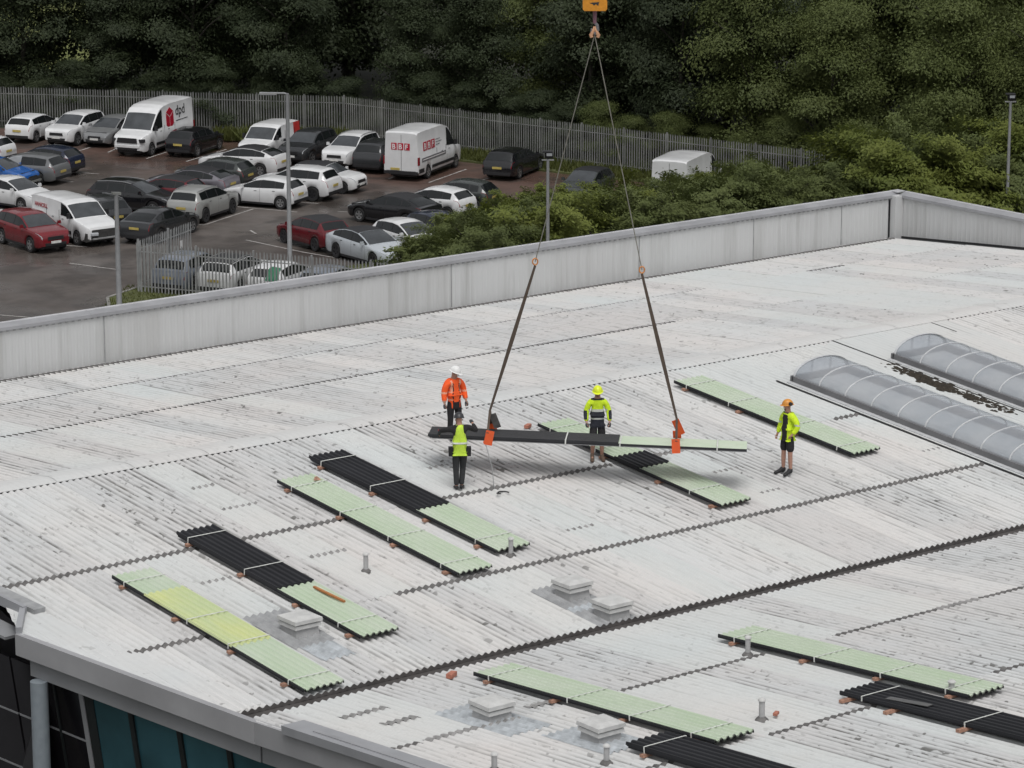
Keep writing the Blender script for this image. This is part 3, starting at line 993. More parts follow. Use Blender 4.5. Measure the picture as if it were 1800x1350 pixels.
def pack(label, short, x0, y_up, L=7.0, top='green', sec='mid', black=None, lime=None, straps=(.5, 2.6, 4.7, 6.5), bear=(.45, 2.5, 4.5, 6.4), out=(.03, .05, .03, .05)):
    if sec == 'mid':
        rot = (math.atan(SL), 0, 0)
    else:
        rot = (-math.atan(SL), 0, 0)
    z0 = z_roof(y_up) + AMP + .015
    t = thing('sheet_pack', label, 'sheet pack', (x0, y_up, z0), 0, 'packs of roofing sheets')
    fill_pack(t, rot, L, top, black, lime, straps)
    for j, s in enumerate(bear):
        if s > L - .2:
            continue
        sl = Matrix.Rotation(rot[0], 3, 'X') @ Vector((0, -s, .028))
        me_ = boxmesh('timber_bearer', (1.00 + out[j], .095, .055), M['orange_wood'])
        o_ = thing('timber_bearer', f'timber bearer under {short}, {NTH[j]} from its far end', 'timber bearer',
                   (x0 + SW / 2 - out[j] / 2 - .02, y_up + sl.y, z0 + sl.z), 0, 'timber bearers', me_)
        o_.rotation_euler = (rot[0], 0, 0)
pack('green sheet pack with a yellow-green patch beside the lone roof vent, leftmost pack', 'the pack with the yellow patch', -17.16, -6.22, lime=(1.25, 4.5), straps=(.5, 2.9, 4.4, 6.5))
pack('black-topped sheet pack whose lower third shows green with an orange stick on it', 'the pack carrying the orange stick', -14.66, -4.78, L=6.75, black=(-.03, 3.78), straps=(.42, 2.6, 6.0))
pack('long all-green sheet pack left of the black one at the workman\'s feet', 'the long green pack before the workman', -10.87, -2.90, L=6.75, straps=(.6, 2.5, 4.3, 6.2))
pack('black-topped sheet pack with a green lower third at the lime-vested workman\'s feet', 'the pack at the lime-vested workman', -9.33, -1.97, black=(-.03, 4.10), straps=(.45, 2.4, 6.3))
pack('green sheet pack with a short black piece across its middle, under the lifted load', 'the pack under the lifted load', -3.12, -2.50, L=6.62, black=(2.92, 3.78), straps=(.5, 2.2, 5.6))
pack('all-green sheet pack behind the man in black shorts, beside the rooflight', 'the pack beside the rooflight', 2.10, -1.40, L=6.5, straps=(.5, 2.1, 4.2, 6.0))
pack('green sheet pack starting at the dark valley gutter, between two pipe vents', 'the pack starting at the valley', -14.15, -14.55, sec='bot', straps=(.5, 2.9, 4.7, 6.4))
pack('green sheet pack on the near slope just above the black pack at right', 'the green pack on the near slope', -9.12, -15.9, L=6.85, sec='bot', straps=(.5, 2.8, 4.6, 6.3))
pack('black sheet pack with a grey offcut on it at the right edge', 'the black pack at the right edge', -10.47, -20.8, sec='bot', top='black', straps=(.6, 3.2, 5.5), bear=(.25, 1.4, 3.2, 5.0), out=(.16, .16, .14, .1))
pack('black sheet pack with one white strap beside the square vent, nearest of the packs', 'the nearest black pack', -15.33, -20.6, sec='bot', top='green', black=(-.03, 3.95), straps=(.45, 3.4, 6.2))

# loose bits lying on packs and roof
M['stick'] = plain('orange_timber', (.42, .17, .06), .8, var=.2)
M['brick'] = plain('broken_brick', (.40, .16, .11), .9, var=.25, scale=20)
sy = -9.4
o = thing('timber_offcut', 'thin orange stick lying on the green end of a pack', 'stick', (-13.95, sy, z_mid(sy) + .205), 0, None, boxmesh('timber_offcut', (.05, 1.0, .04), M['stick']))
o.rotation_euler = (math.atan(SL), 0, R(4))
m_ = MB()
m_.add([(-.11, 0, 0), (.10, .03, 0), (.02, -.12, 0), (-.06, .0, .08), (.07, .02, .06), (.01, -.07, .05)], [(0, 2, 1), (3, 4, 5), (0, 1, 4, 3), (1, 2, 5, 4), (2, 0, 3, 5)])
thing('wood_chip', 'small brown wedge of wood on the long green pack', 'wood chip', (-10.12, -3.35, z_mid(-3.35) + .19), .4, None, m_.mesh('wood_chip', M['orange_wood']))
for lab, x, y, s in (('pink brick end beside the head of the pack under the load', -3.28, -2.32, 1.0), ('pink brick by the dark valley beside a green pack', -14.35, -14.10, 1.15), ('small red fragment lying near a pipe vent', -12.05, -20.8, .7)):
    o = thing('brick', lab, 'brick', (x, y, z_roof(y) + .085), .5, 'loose bricks', boxmesh('brick', (.22 * s, .11 * s, .08 * s), M['brick'], .008))
m_ = MB()
pts = [(.14 * math.cos(a) * (1 if a < 3 else 1.4), .12 * math.sin(a), .03 + .012 * a) for a in [i * .35 for i in range(12)]]
m_.tube(pts, .016, 6)
thing('rope_loop', 'loop of dark rope on the roof behind the lime-vested workman', 'rope', (-6.72, -5.85, z_mid(-5.85) + .02), 0, None, m_.mesh('rope_loop', M['black'], 60))
o = thing('sheet_offcut', 'grey sheet offcut lying on the black pack at right', 'offcut', (-10.2, -22.3, z_bot(-22.3) + .20), 0, None, boxmesh('sheet_offcut', (.16, .95, .012), M['grey_edge']))
o.rotation_euler = (-math.atan(SL), 0, R(8))

# ================================================================== roof vents and pipes
M['vent'] = plain('grey_vent_paint', (.38, .38, .38), .7, var=.12, scale=5)
M['vent_cap'] = plain('weathered_vent_cap', (.50, .50, .49), .8, var=.12, scale=5)
def roof_vent(label, x, y, s=1.0):
    t = thing('roof_vent', label, 'roof vent', (x, y, z_roof(y)), 0, 'square roof vents')
    def frustum(name, b, tp, z0, z1, mat, bev=.0):
        m__ = MB()
        m__.box((0, 0, (z0 + z1) / 2), (b, b, z1 - z0), 0, None, tp / b)
        return new_obj(name, m__.mesh(name, mat), t)
    frustum('base', .54 * s, .50 * s, -.05, .17, M['vent'])
    frustum('collar', .60 * s, .58 * s, .17, .245, M['vent_cap'])
    frustum('slot', .52 * s, .52 * s, .245, .27, M['dark_line'])
    frustum('hood', .63 * s, .62 * s, .27, .345, M['vent_cap'])
    frustum('cap', .62 * s, .36 * s, .345, .395, M['vent_cap'])
roof_vent('square grey roof vent beside the pack with the yellow-green patch', -15.35, -10.40, 1.05)
roof_vent('square roof vent farther from the valley, upper of the pair on one grey strip', -9.33, -11.55)
roof_vent('square roof vent touching the valley, lower of the pair on one grey strip', -9.33, -12.85)
roof_vent('square roof vent on the near slope left of the long green pack', -15.55, -16.95)
roof_vent('square roof vent beside the black-topped pack nearest the camera', -15.10, -19.55)
def pipe_vent(label, x, y, h=.38, r=.052):
    t = thing('pipe_vent', label, 'pipe vent', (x, y, z_roof(y)), 0, 'small pipe vents')
    m__ = MB().tube([(0, 0, 0), (0, 0, h)], r, 12)
    new_obj('pipe', m__.mesh('pipe', M['vent'], 50), t)
    m__ = MB().tube([(0, 0, h), (0, 0, h + .02), (0, 0, h + .05)], [r * 1.35, r * 1.35, r * .7], 12)
    new_obj('cap', m__.mesh('cap', M['vent_cap'], 50), t)
    m__ = MB().tube([(0, 0, .01), (0, 0, .04), (0, 0, .08)], [r * 2.3, r * 2.0, r * 1.2], 10)
    new_obj('flashing', m__.mesh('flashing', M['lap'], 50), t)
pipe_vent('grey pipe vent alone between two packs left of centre', -12.25, -8.29)
pipe_vent('grey pipe vent just below the lower end of the black and green pack', -9.00, -9.05)
pipe_vent('pipe vent beside the upper part of the right green pack', -9.42, -17.10, .36)
pipe_vent('pipe vent past the lower end of the pack from the valley', -12.35, -20.75, .38, .056)
pipe_vent('pale pipe vent at the lower end of the right green pack', -8.97, -22.15, .28, .058)
pipe_vent('pipe vent nearest the bottom edge between roof vents', -17.6, -19.7, .30)
pipe_vent('pipe vent in front of the square vent by the nearest black pack', -16.0, -20.8, .32)

# ================================================================== the lifted load and its sling
LA, LB = Vector((-6.94, -3.43, 10.52)), Vector((-1.60, -8.29, 10.34))
d = (LB - LA)
yaw = math.atan2(d.y, d.x)
load = thing('lifted_sheet_pack', 'pack of black and green sheets hanging level from two slings', 'sheet pack', (0, 0, 0), 0, 'packs of roofing sheets')
# local -y runs from LA to LB, x across
ld = d.normalized()
lx = Vector((0, 0, 1)).cross(-ld).normalized()
lx = (-ld).cross(Vector((0, 0, 1))).normalized()
lz = lx.cross(-ld).normalized()
_tilt = Matrix.Rotation(R(3.0), 3, ld)                # the pack hangs with its near edge a little high
if (_tilt @ lx).z * lx.dot(FWD) > 0:
    _tilt = Matrix.Rotation(R(-3.0), 3, ld)
lx, lz = _tilt @ lx, _tilt @ lz
load.matrix_world = Matrix.Translation(LA - lx * SW / 2) @ Matrix((lx, -ld, lz)).transposed().to_4x4()
M['grey_under'] = plain('grey_sheet_underside', (.20, .20, .205), .5, var=.1)
new_obj('sheet', pack_sheet('sheet', -.05, -d.length, .000, M['grey_under'], M['grey_under'], .012), load)
fill_pack(load, (0, 0, 0), d.length, 'green', black=(-.02, 4.3), straps=(.75, 3.1, 4.34, 6.55), base=-.012, nlay=2)
M['sling'] = plain('brown_webbing', (.075, .055, .042), .85, var=.2)
M['sleeve'] = plain('orange_sleeve', (.62, .085, .015), .7, var=.1)
M['wire'] = plain('steel_wire', (.23, .22, .19), .5, metal=.4)
M['yellow_fitting'] = plain('yellow_link', (.55, .22, .06), .5)
HK = Vector((-4.22, -5.92, 20.20))
def on_load(s, across, up=0.0):
    return LA + ld * s + lx * across + lz * up
sl = thing('lifting_sling', 'two-legged brown sling with orange sleeves around the hanging pack', 'sling', HK)
def sub(name, mbld, mat, sm=None):
    return new_obj(name, mbld.mesh(name, mat, sm), sl, -HK)
for s_load, px_ring in ((1.32, 0), (5.62, 1)):
    A = on_load(s_load, 0, .14)
    top = HK + Vector((0, 0, -.62))
    ring = top + (A - top) * (.558 if px_ring == 0 else .568)
    # wire leg from the hook to the ring
    sub('wire_leg', MB().tube([HK + Vector((0, 0, -.45)) + lx * 0, ring], .013, 6), M['wire'], 60)
    rm = MB()
    cyc = [ring + Vector((.06 * math.cos(a) * _r.x, .06 * math.cos(a) * _r.y, .075 * math.sin(a))) for a in [i * math.pi / 6 for i in range(13)]]
    rm.tube(cyc, .018, 6)
    sub('ring', rm, M['yellow_fitting'], 60)
    # two strands of webbing that come together at the ring
    tops_ = ring + Vector((0, 0, -.09))
    apex = A + Vector((0, 0, .42)) + (tops_ - A).normalized() * .05
    wm = MB()
    side = _r * .5
    a2 = apex
    wd = (tops_ - apex)
    wsd = FWD.cross(wd).normalized()
    for f0, w0, f1, w1 in ((0, .05, .5, .095), (.5, .095, 1, .055)):
        p0, p1 = apex + wd * f0, apex + wd * f1
        wm.add([p0 - wsd * w0 / 2, p0 + wsd * w0 / 2, p1 + wsd * w1 / 2, p1 - wsd * w1 / 2, p0 - wsd * w0 / 2 + FWD * .02, p0 + wsd * w0 / 2 + FWD * .02, p1 + wsd * w1 / 2 + FWD * .02, p1 - wsd * w1 / 2 + FWD * .02],
               [(0, 1, 2, 3), (7, 6, 5, 4), (0, 3, 7, 4), (1, 5, 6, 2)])
    sub('webbing', wm, M['sling'])
    # the loop around the pack: near and far flat, with sleeves
    for ac, nm_ in ((-SW / 2 - .05, 'near'), (SW / 2 + .05, 'far')):
        b0 = on_load(s_load, ac, .17)
        m__ = MB().bar(apex, b0, .055, .015, 0, FWD)
        sub('webbing', m__, M['sling'])
        e0 = on_load(s_load, ac, .36 if nm_ == 'near' else .44)
        inner = on_load(s_load, ac * .45, .40)
        m__ = MB()
        m__.bar(on_load(s_load + .01, ac - (.03 if ac < 0 else -.03), -.10), on_load(s_load + (.06 if px_ring == 0 else -.02), ac * (.93), .22), .19, .04, 0, lx)
        sub('sleeve', m__, M['sleeve'])
    m__ = MB().bar(on_load(s_load, -SW / 2 - .08, -.035), on_load(s_load, SW / 2 + .08, -.035), .19, .03)
    sub('sleeve', m__, M['sleeve'])
    if px_ring == 1:
        m__ = MB().bar(on_load(s_load + .10, .20, .20), on_load(s_load - .06, .12, .54), .17, .03, 0, lx)
        sub('sleeve', m__, M['sleeve'])
    else:
        m__ = MB().bar(on_load(s_load + .17, .25, .16), on_load(s_load + .05, .1, .50), .16, .03, 0, lx)
        sub('sleeve', m__, M['lap'])
# tag line hanging from the left of the load
tl = on_load(1.28, -SW / 2 - .05, -.08)
m_ = MB().tube([tl, tl + Vector((-.13, -.42, -.45)), tl + Vector((-.24, -.62, -.80)), tl + Vector((-.25, -.72, -1.00))], .010, 6)
thing('tag_line', 'thin grey tag line hanging below the left orange sleeve', 'rope', (0, 0, 0), 0, None, m_.mesh('tag_line', M['galv'], 60))

# hook block
M['hook_orange'] = plain('orange_hook_block', (.62, .25, .02), .5, var=.15, scale=9)
M['hook_white'] = plain('white_block_plate', (.70, .62, .58), .5)
hb = thing('hook_block', 'orange crane hook block with black and white stripes above the load', 'crane hook', HK)
hb.rotation_euler = (0, 0, AZ - math.pi / 2)
m_ = MB()
m_.add([(-.235, -.13, .36), (.235, -.13, .36), (.27, -.13, .30), (.27, -.13, .13), (.235, -.13, .09), (-.235, -.13, .09), (-.27, -.13, .13), (-.27, -.13, .30)] + [(-.235, .13, .36), (.235, .13, .36), (.27, .13, .30), (.27, .13, .13), (.235, .13, .09), (-.235, .13, .09), (-.27, .13, .13), (-.27, .13, .30)],
       [tuple(range(7, -1, -1)), tuple(range(8, 16))] + [(i, (i + 1) % 8, (i + 1) % 8 + 8, i + 8) for i in range(8)])
new_obj('block', m_.mesh('block', M['hook_orange']), hb)
new_obj('cheek_plate', boxmesh('cheek_plate', (.46, .22, .95), M['hook_white'], .01), hb, (0, 0, .83))
for i in range(5):
    m_ = MB()
    z = .40 + i * .24
    m_.add([(-.228, -.113, z + .12), (.0, -.113, z - .06), (.12, -.113, z - .06), (-.108, -.113, z + .12), (-.228, -.1095, z + .12), (.0, -.1095, z - .06), (.12, -.1095, z - .06), (-.108, -.1095, z + .12)], [(0, 1, 2, 3), (0, 4, 5, 1), (3, 2, 6, 7)])
    new_obj('stripe', m_.mesh('stripe', M['black']), hb)
m_ = MB()
m_.add([(-.13, -.134, .27), (.09, -.134, .29), (.07, -.134, .20), (.02, -.134, .25), (-.02, -.134, .21), (-.06, -.134, .245)], [(0, 5, 4, 3, 2, 1)])
new_obj('stencil_mark', m_.mesh('stencil_mark', M['dark_line']), hb)
M['shank'] = plain('purple_grey_shank', (.20, .10, .13), .5)
new_obj('shank', MB().tube([(0, 0, .12), (0, 0, -.20)], [.05, .04], 10).mesh('shank', M['shank'], 50), hb)
m_ = MB()
m_.tube([(.0, 0, -.18), (.05, 0, -.24), (.06, 0, -.34), (.0, 0, -.43), (-.07, 0, -.38), (-.075, 0, -.31)], [.035, .04, .045, .045, .035, .015], 8)
new_obj('hook', m_.mesh('hook', M['kerb_grey'], 60), hb)
for sx in (-1, 1):
    m_ = MB().tube([(0, 0, -.27), (sx * .03, -.02, -.36), (sx * .085, -.02, -.46), (sx * .065, -.02, -.51)], [.03, .034, .045, .04], 8)
    new_obj('shackle', m_.mesh('shackle', plain('tan_shackle', (.55, .30, .17), .6) if sx < 0 else bpy.data.materials['tan_shackle'], 60), hb)
new_obj('hoist_rope', MB().tube([(0, 0, 1.2), (0, 0, 9.0)], .02, 6).mesh('hoist_rope', M['wire'], 60), hb)
# ================================================================== people
def skin_mesh(name, pts, edges, radii, mats, level=2, root=0, mat_rule=None):
    """one continuous surface grown round a jointed skeleton"""
    me = bpy.data.meshes.new('tmp_skin')
    me.from_pydata([tuple(p) for p in pts], edges, [])
    ob = bpy.data.objects.new('tmp_skin', me)
    COL.objects.link(ob)
    md = ob.modifiers.new('s', 'SKIN')
    md.use_smooth_shade = True
    md.branch_smoothing = .6
    sd = ob.modifiers.new('d', 'SUBSURF')
    sd.levels = level
    sd.render_levels = level
    lay = me.skin_vertices[0].data
    for i, r in enumerate(radii):
        lay[i].radius = r if isinstance(r, tuple) else (r, r)
        lay[i].use_root = (i == root)
    dg = bpy.context.evaluated_depsgraph_get()
    out = bpy.data.meshes.new_from_object(ob.evaluated_get(dg))
    out.name = name
    bpy.data.objects.remove(ob)
    bpy.data.meshes.remove(me)
    out.materials.clear()
    for m in (mats if isinstance(mats, (list, tuple)) else [mats]):
        out.materials.append(m)
    if mat_rule:
        idx = [mat_rule(p.center) for p in out.polygons]
        out.polygons.foreach_set('material_index', idx)
    else:
        out.polygons.foreach_set('material_index', [0] * len(out.polygons))
    return out

M['skin'] = plain('skin', (.40, .22, .16), .55, var=.06, obj=True)
M['hivis_yellow'] = plain('hivis_yellow_cloth', (.60, .80, .02), .75, var=.07, scale=8, obj=True, crease=.55)
M['hivis_lime'] = plain('hivis_lime_mesh', (.52, .72, .06), .75, var=.08, scale=8, obj=True, crease=.55)
M['hivis_orange'] = plain('hivis_orange_cloth', (.88, .105, .015), .75, var=.07, scale=8, obj=True, crease=.55)
M['reflect'] = plain('reflective_tape', (.50, .52, .49), .4, obj=True)
M['reflect_or'] = plain('warm_reflective_tape', (.80, .36, .24), .4, obj=True)
M['navy'] = plain('navy_cloth', (.018, .02, .03), .85, obj=True, crease=.55)
M['blackcloth'] = plain('black_cloth', (.014, .013, .015), .85, obj=True, crease=.55)
M['charcoal'] = plain('charcoal_work_trousers', (.025, .026, .028), .85, obj=True, crease=.55)
M['boot_brown'] = plain('brown_boots', (.10, .065, .045), .8, obj=True)
M['boot_black'] = plain('black_boots', (.02, .02, .022), .7, obj=True)
M['hat_white'] = plain('white_hard_hat', (.78, .78, .77), .35, obj=True)
M['hat_yellow'] = plain('yellow_hard_hat', (.74, .84, .03), .35, obj=True)
M['hat_orange'] = plain('orange_hard_hat', (.62, .26, .04), .4, obj=True)
M['hat_grey'] = plain('dark_grey_hard_hat', (.035, .036, .04), .4, obj=True)
M['glove'] = plain('dark_glove', (.045, .05, .055), .8, obj=True)
M['glove_red'] = plain('red_cuff', (.35, .03, .05), .8, obj=True)
M['eye'] = plain('eye_dark', (.01, .01, .01), .3, obj=True)
M['beard'] = plain('short_beard', (.10, .045, .03), .9, obj=True)

V3 = Vector
def person(label, loc, heading, J, jacket, legs, boots, hat, hands='skin', shorts=False, vest=False, group='workers on the roof', extra=None, head_turn=0.0, head_nod=0.0, scale=1.0, beard=False, ears=False, long_=0.0):
    """J: joint positions, x to the person's right, y forward, z up (metres, feet on z=0)"""
    t = thing('person', label, 'person', loc, heading - math.pi / 2, group)
    t.scale = (scale,) * 3
    sk = M['skin']
    nk, hd = J['neck'], J['head']
    fwd = V3((math.sin(head_turn) * math.cos(head_nod), math.cos(head_turn) * math.cos(head_nod), -math.sin(head_nod)))
    hup = V3((math.sin(head_turn) * math.sin(head_nod), math.cos(head_turn) * math.sin(head_nod), math.cos(head_nod)))
    hrt = fwd.cross(hup)
    P, E, Rd = [], [], []
    def add(p, r, frm=None):
        P.append(V3(p)); Rd.append(r)
        if frm is not None:
            E.append((frm, len(P) - 1))
        return len(P) - 1
    pel = add(J['pelvis'], (.115, .085))
    wai = add(J['waist'], (.11, .08), pel)
    che = add(J['chest'], (.125, .088), wai)
    upc = add(J['chest'] + (nk - J['chest']) * .55, (.085, .062), che)
    nki = add(nk, .062, upc)
    h0 = add(hd - hup * .055 + fwd * .012, (.068, .080), nki)
    h1 = add(hd + hup * .03, (.077, .092), h0)
    h2 = add(hd + hup * .095 - fwd * .005, (.055, .066), h1)
    for sd in 'LR':
        sh, el, wr, ha = (J[k + sd] for k in ('sh', 'el', 'wr', 'ha'))
        s = add(sh, .045, upc); e0 = add(sh.lerp(el, .5), .042, s); e = add(el, .037, e0); f = add(el.lerp(wr, .4), .036, e); w = add(wr, .027, f)
        palm = add(wr.lerp(ha, .75), (.036, .020), w)
        hp, kn, an, to = (J[k + sd] for k in ('hip', 'kn', 'an', 'toe'))
        h = add(hp, .088, pel); tm = add(hp.lerp(kn, .5), .078, h); kk_ = add(kn, .057, tm); c1 = add(kn.lerp(an, .35), .058, kk_); a = add(an, .037, c1); tt = add(to, (.04, .028), a)
    # nose as part of the face
    body = skin_mesh('body', P, E, Rd, [sk], 2)
    # five fingers a hand, each a short bent chain rooted inside the palm
    bm_ = bmesh.new()
    bm_.from_mesh(body)
    for sd in 'LR':
        el, wr, ha = J['el' + sd], J['wr' + sd], J['ha' + sd]
        dv = (ha - wr).normalized()
        pn = J.get('pn' + sd, V3((1 if sd == 'R' else -1, 0, 0)))      # back of the hand
        ac = dv.cross(pn).normalized()
        pal = wr.lerp(ha, .75)
        for q, (off, ln) in enumerate(((-.024, .060), (-.008, .070), (.008, .066), (.023, .052), (None, .05))):
            if off is None:
                sgn = 1 if ac.y > 0 else -1
                b0 = wr.lerp(ha, .35) + ac * sgn * .018
                pts_ = [b0, b0 + ac * sgn * .028 + dv * .018, b0 + ac * sgn * .034 + dv * .045 - pn * .008]
            else:
                b0 = pal + ac * off
                pts_ = [b0, b0 + dv * ln * .55 - pn * .006, b0 + dv * ln * .85 - pn * .026]
            fm = skin_mesh('f', pts_, [(0, 1), (1, 2)], [.0105, .0095, .008], [sk], 1)
            bm_.from_mesh(fm)
            bpy.data.meshes.remove(fm)
    nb = bmesh.ops.create_icosphere(bm_, subdivisions=1, radius=.017)
    bmesh.ops.translate(bm_, vec=hd - hup * .012 + fwd * .098, verts=nb['verts'])
    for s_ in (-1, 1):
        ne = bmesh.ops.create_icosphere(bm_, subdivisions=1, radius=.022)
        bmesh.ops.scale(bm_, vec=(.45, 1, 1.3), verts=ne['verts'])
        bmesh.ops.translate(bm_, vec=hd + hrt * s_ * .082 - hup * .01, verts=ne['verts'])
    bm_.to_mesh(body); bm_.free()
    for p in body.polygons:
        p.use_smooth = True
    new_obj('body', body, t)
    ey = MB()
    for s_ in (-1, 1):
        ey.box(hd + hrt * s_ * .032 + hup * .018 + fwd * .089, (.022, .012, .010))
    ey.box(hd - hup * .058 + fwd * .088, (.045, .012, .008))
    new_obj('eyes', ey.mesh('eyes', M['eye']), t)
    if beard:
        bp = [hd - hup * .075 + fwd * .05, hd - hup * .06 + fwd * .075]
        new_obj('beard', skin_mesh('beard', bp, [(0, 1)], [.055, .04], [M['beard']], 1), t)
    # hard hat: dome, brim and peak
    mh = MB()
    rows, seg = 5, 16
    vs = []
    base = hd + hup * .045
    for i in range(rows + 1):
        a = math.pi / 2 * i / rows
        for k_ in range(seg):
            b = 2 * math.pi * k_ / seg
            vs.append(base + hrt * (.115 * math.cos(a) * math.cos(b)) + fwd * (.135 * math.cos(a) * math.sin(b)) + hup * (.125 * math.sin(a)))
    fs = [(i * seg + k_, i * seg + (k_ + 1) % seg, (i + 1) * seg + (k_ + 1) % seg, (i + 1) * seg + k_) for i in range(rows) for k_ in range(seg)]
    mh.add(vs, fs)
    vs = []
    for rr_, dz in ((1.0, 0), (1.16, -.012), (1.0, -.02)):
        for k_ in range(seg):
            b = 2 * math.pi * k_ / seg
            pk = 1 + (.22 * max(0, math.sin(b)) if rr_ > 1 else 0)
            vs.append(base + hrt * (.115 * rr_ * math.cos(b)) + fwd * (.135 * rr_ * pk * math.sin(b)) + hup * dz)
    mh.add(vs, [(r_ * seg + k_, (r_ + 1) * seg + k_, (r_ + 1) * seg + (k_ + 1) % seg, r_ * seg + (k_ + 1) % seg) for r_ in range(2) for k_ in range(seg)])
    new_obj('hard_hat', mh.mesh('hard_hat', hat, 50), t)
    if ears:
        me_ = MB()
        for s_ in (-1, 1):
            me_.tube([hd + hrt * s_ * .10 + hup * .07 - fwd * .02, hd + hrt * s_ * .155 + hup * .075 - fwd * .03], [.045, .042], 10)
        new_obj('ear_defenders', me_.mesh('ear_defenders', M['black'], 50), t)
    # upper garment
    mats, rule, slv = jacket
    if vest:                                                           # dark jumper under the vest
        P, E, Rd = [], [], []
        pel = add(J['pelvis'], (.14, .10))
        wai = add(J['waist'], (.14, .10), pel)
        che = add(J['chest'], (.155, .112), wai)
        upc = add(J['chest'] + (nk - J['chest']) * .60, (.15, .11), che)
        add(nk + V3((0, 0, .0)), (.080, .082), upc)
        for sd in 'LR':
            sh, el, wr = (J[k + sd] for k in ('sh', 'el', 'wr'))
            s = add(sh, .085, upc); e0 = add(sh.lerp(el, .5), .066, s); e = add(el, .056, e0); add(el.lerp(wr, .93), .043, e)
        new_obj('jumper', skin_mesh('jumper', P, E, Rd, [M['blackcloth']], 2), t)
    P, E, Rd = [], [], []
    g = .030 if vest else (.036 if long_ > .12 else .028)
    pel = add(J['pelvis'] + V3((0, 0, .02)), (.155 + g * .4, .115 + g * .6))
    wai = add(J['waist'], (.145 + g, .108 + g), pel)
    che = add(J['chest'], (.168 + g * .8, .122 + g * .8), wai)
    upc = add(J['chest'] + (nk - J['chest']) * .60, (.145 + g * .6, .105 + g), che)
    add(nk - V3((0, 0, .015)), (.078, .080), upc)
    if long_:
        add(J['pelvis'] - V3((0, .0, long_)), (.185, .140), pel)
    else:
        add(J['pelvis'] - V3((0, .0, .05)), (.165, .125), pel)
    for sd in 'LR':
        sh, el, wr = (J[k + sd] for k in ('sh', 'el', 'wr'))
        if slv > 0:
            s = add(sh, .078 + g * .8, upc); e0 = add(sh.lerp(el, .5), .052 + g, s)
            if slv > .5:
                e = add(el, .048 + g * .8, e0); f = add(el.lerp(wr, .5), .044 + g * .7, e); add(el.lerp(wr, .92), .038 + g * .5, f)
        else:
            add(sh - (sh - J['chest']) * .16, .108, upc)
    new_obj('jacket' if not vest else 'vest', skin_mesh('jacket', P, E, Rd, mats, 3, 0, rule), t)
    # trousers or shorts
    P, E, Rd = [], [], []
    pel = add(J['pelvis'] - V3((0, 0, .015)), (.158, .122))
    add(J['waist'] - V3((0, 0, .03)), (.150, .116), pel)
    for sd in 'LR':
        hp, kn, an = (J[k + sd] for k in ('hip', 'kn', 'an'))
        h = add(hp, .108, pel); tm = add(hp.lerp(kn, .5), .102 if shorts else .092, h)
        if shorts:
            add(hp.lerp(kn, .92), .098, tm)
        else:
            k2 = add(kn, .074, tm); c2 = add(kn.lerp(an, .5), .070, k2); add(an + V3((0, 0, .02)), .062, c2)
    new_obj('shorts' if shorts else 'trousers', skin_mesh('trousers', P, E, Rd, [legs], 2), t)
    for sd in 'LR':
        an, to, kn = (J[k + sd] for k in ('an', 'toe', 'kn'))
        P, E, Rd = [], [], []
        hl = an + (an - to) * .35
        hl.z = .045
        b0 = add(an.lerp(kn, .22 if shorts else .1), .058); b1 = add(V3((an.x, an.y, max(an.z, .07))), .058, b0)
        add(hl, .046, b1); b2 = add(V3((to.x, to.y, .045)), (.052, .044), b1); add(V3((to.x, to.y, .04)) + (to - an).normalized() * .07, (.046, .034), b2)
        new_obj('boot', skin_mesh('boot', P, E, Rd, [boots], 2), t)
        if hands != 'skin':
            wr, ha = J['wr' + sd], J['ha' + sd]
            new_obj('glove', skin_mesh('glove', [wr, wr.lerp(ha, .8), ha + (ha - wr).normalized() * .035], [(0, 1), (1, 2)], [.040, (.052, .034), (.046, .030)], [M[hands]], 2), t)
    if extra:
        extra(t, J)
    return t

def joints(**kw):
    J = dict(pelvis=V3((0, 0, .95)), waist=V3((0, .0, 1.10)), chest=V3((0, 0, 1.30)), neck=V3((0, -.01, 1.50)), head=V3((0, .02, 1.635)),
             shR=V3((.185, -.01, 1.43)), shL=V3((-.185, -.01, 1.43)), elR=V3((.235, -.03, 1.15)), elL=V3((-.235, -.03, 1.15)),
             wrR=V3((.245, .05, .90)), wrL=V3((-.245, .05, .90)), haR=V3((.245, .08, .80)), haL=V3((-.245, .08, .80)),
             hipR=V3((.095, 0, .90)), hipL=V3((-.095, 0, .90)), knR=V3((.11, .02, .50)), knL=V3((-.11, .02, .50)),
             anR=V3((.115, -.02, .09)), anL=V3((-.115, -.02, .09)), toeR=V3((.135, .14, .03)), toeL=V3((-.135, .14, .03)))
    for k_, v in kw.items():
        J[k_] = V3(v)
    return J
def zfoot(y): return z_roof(y) + AMP * .8 + .006

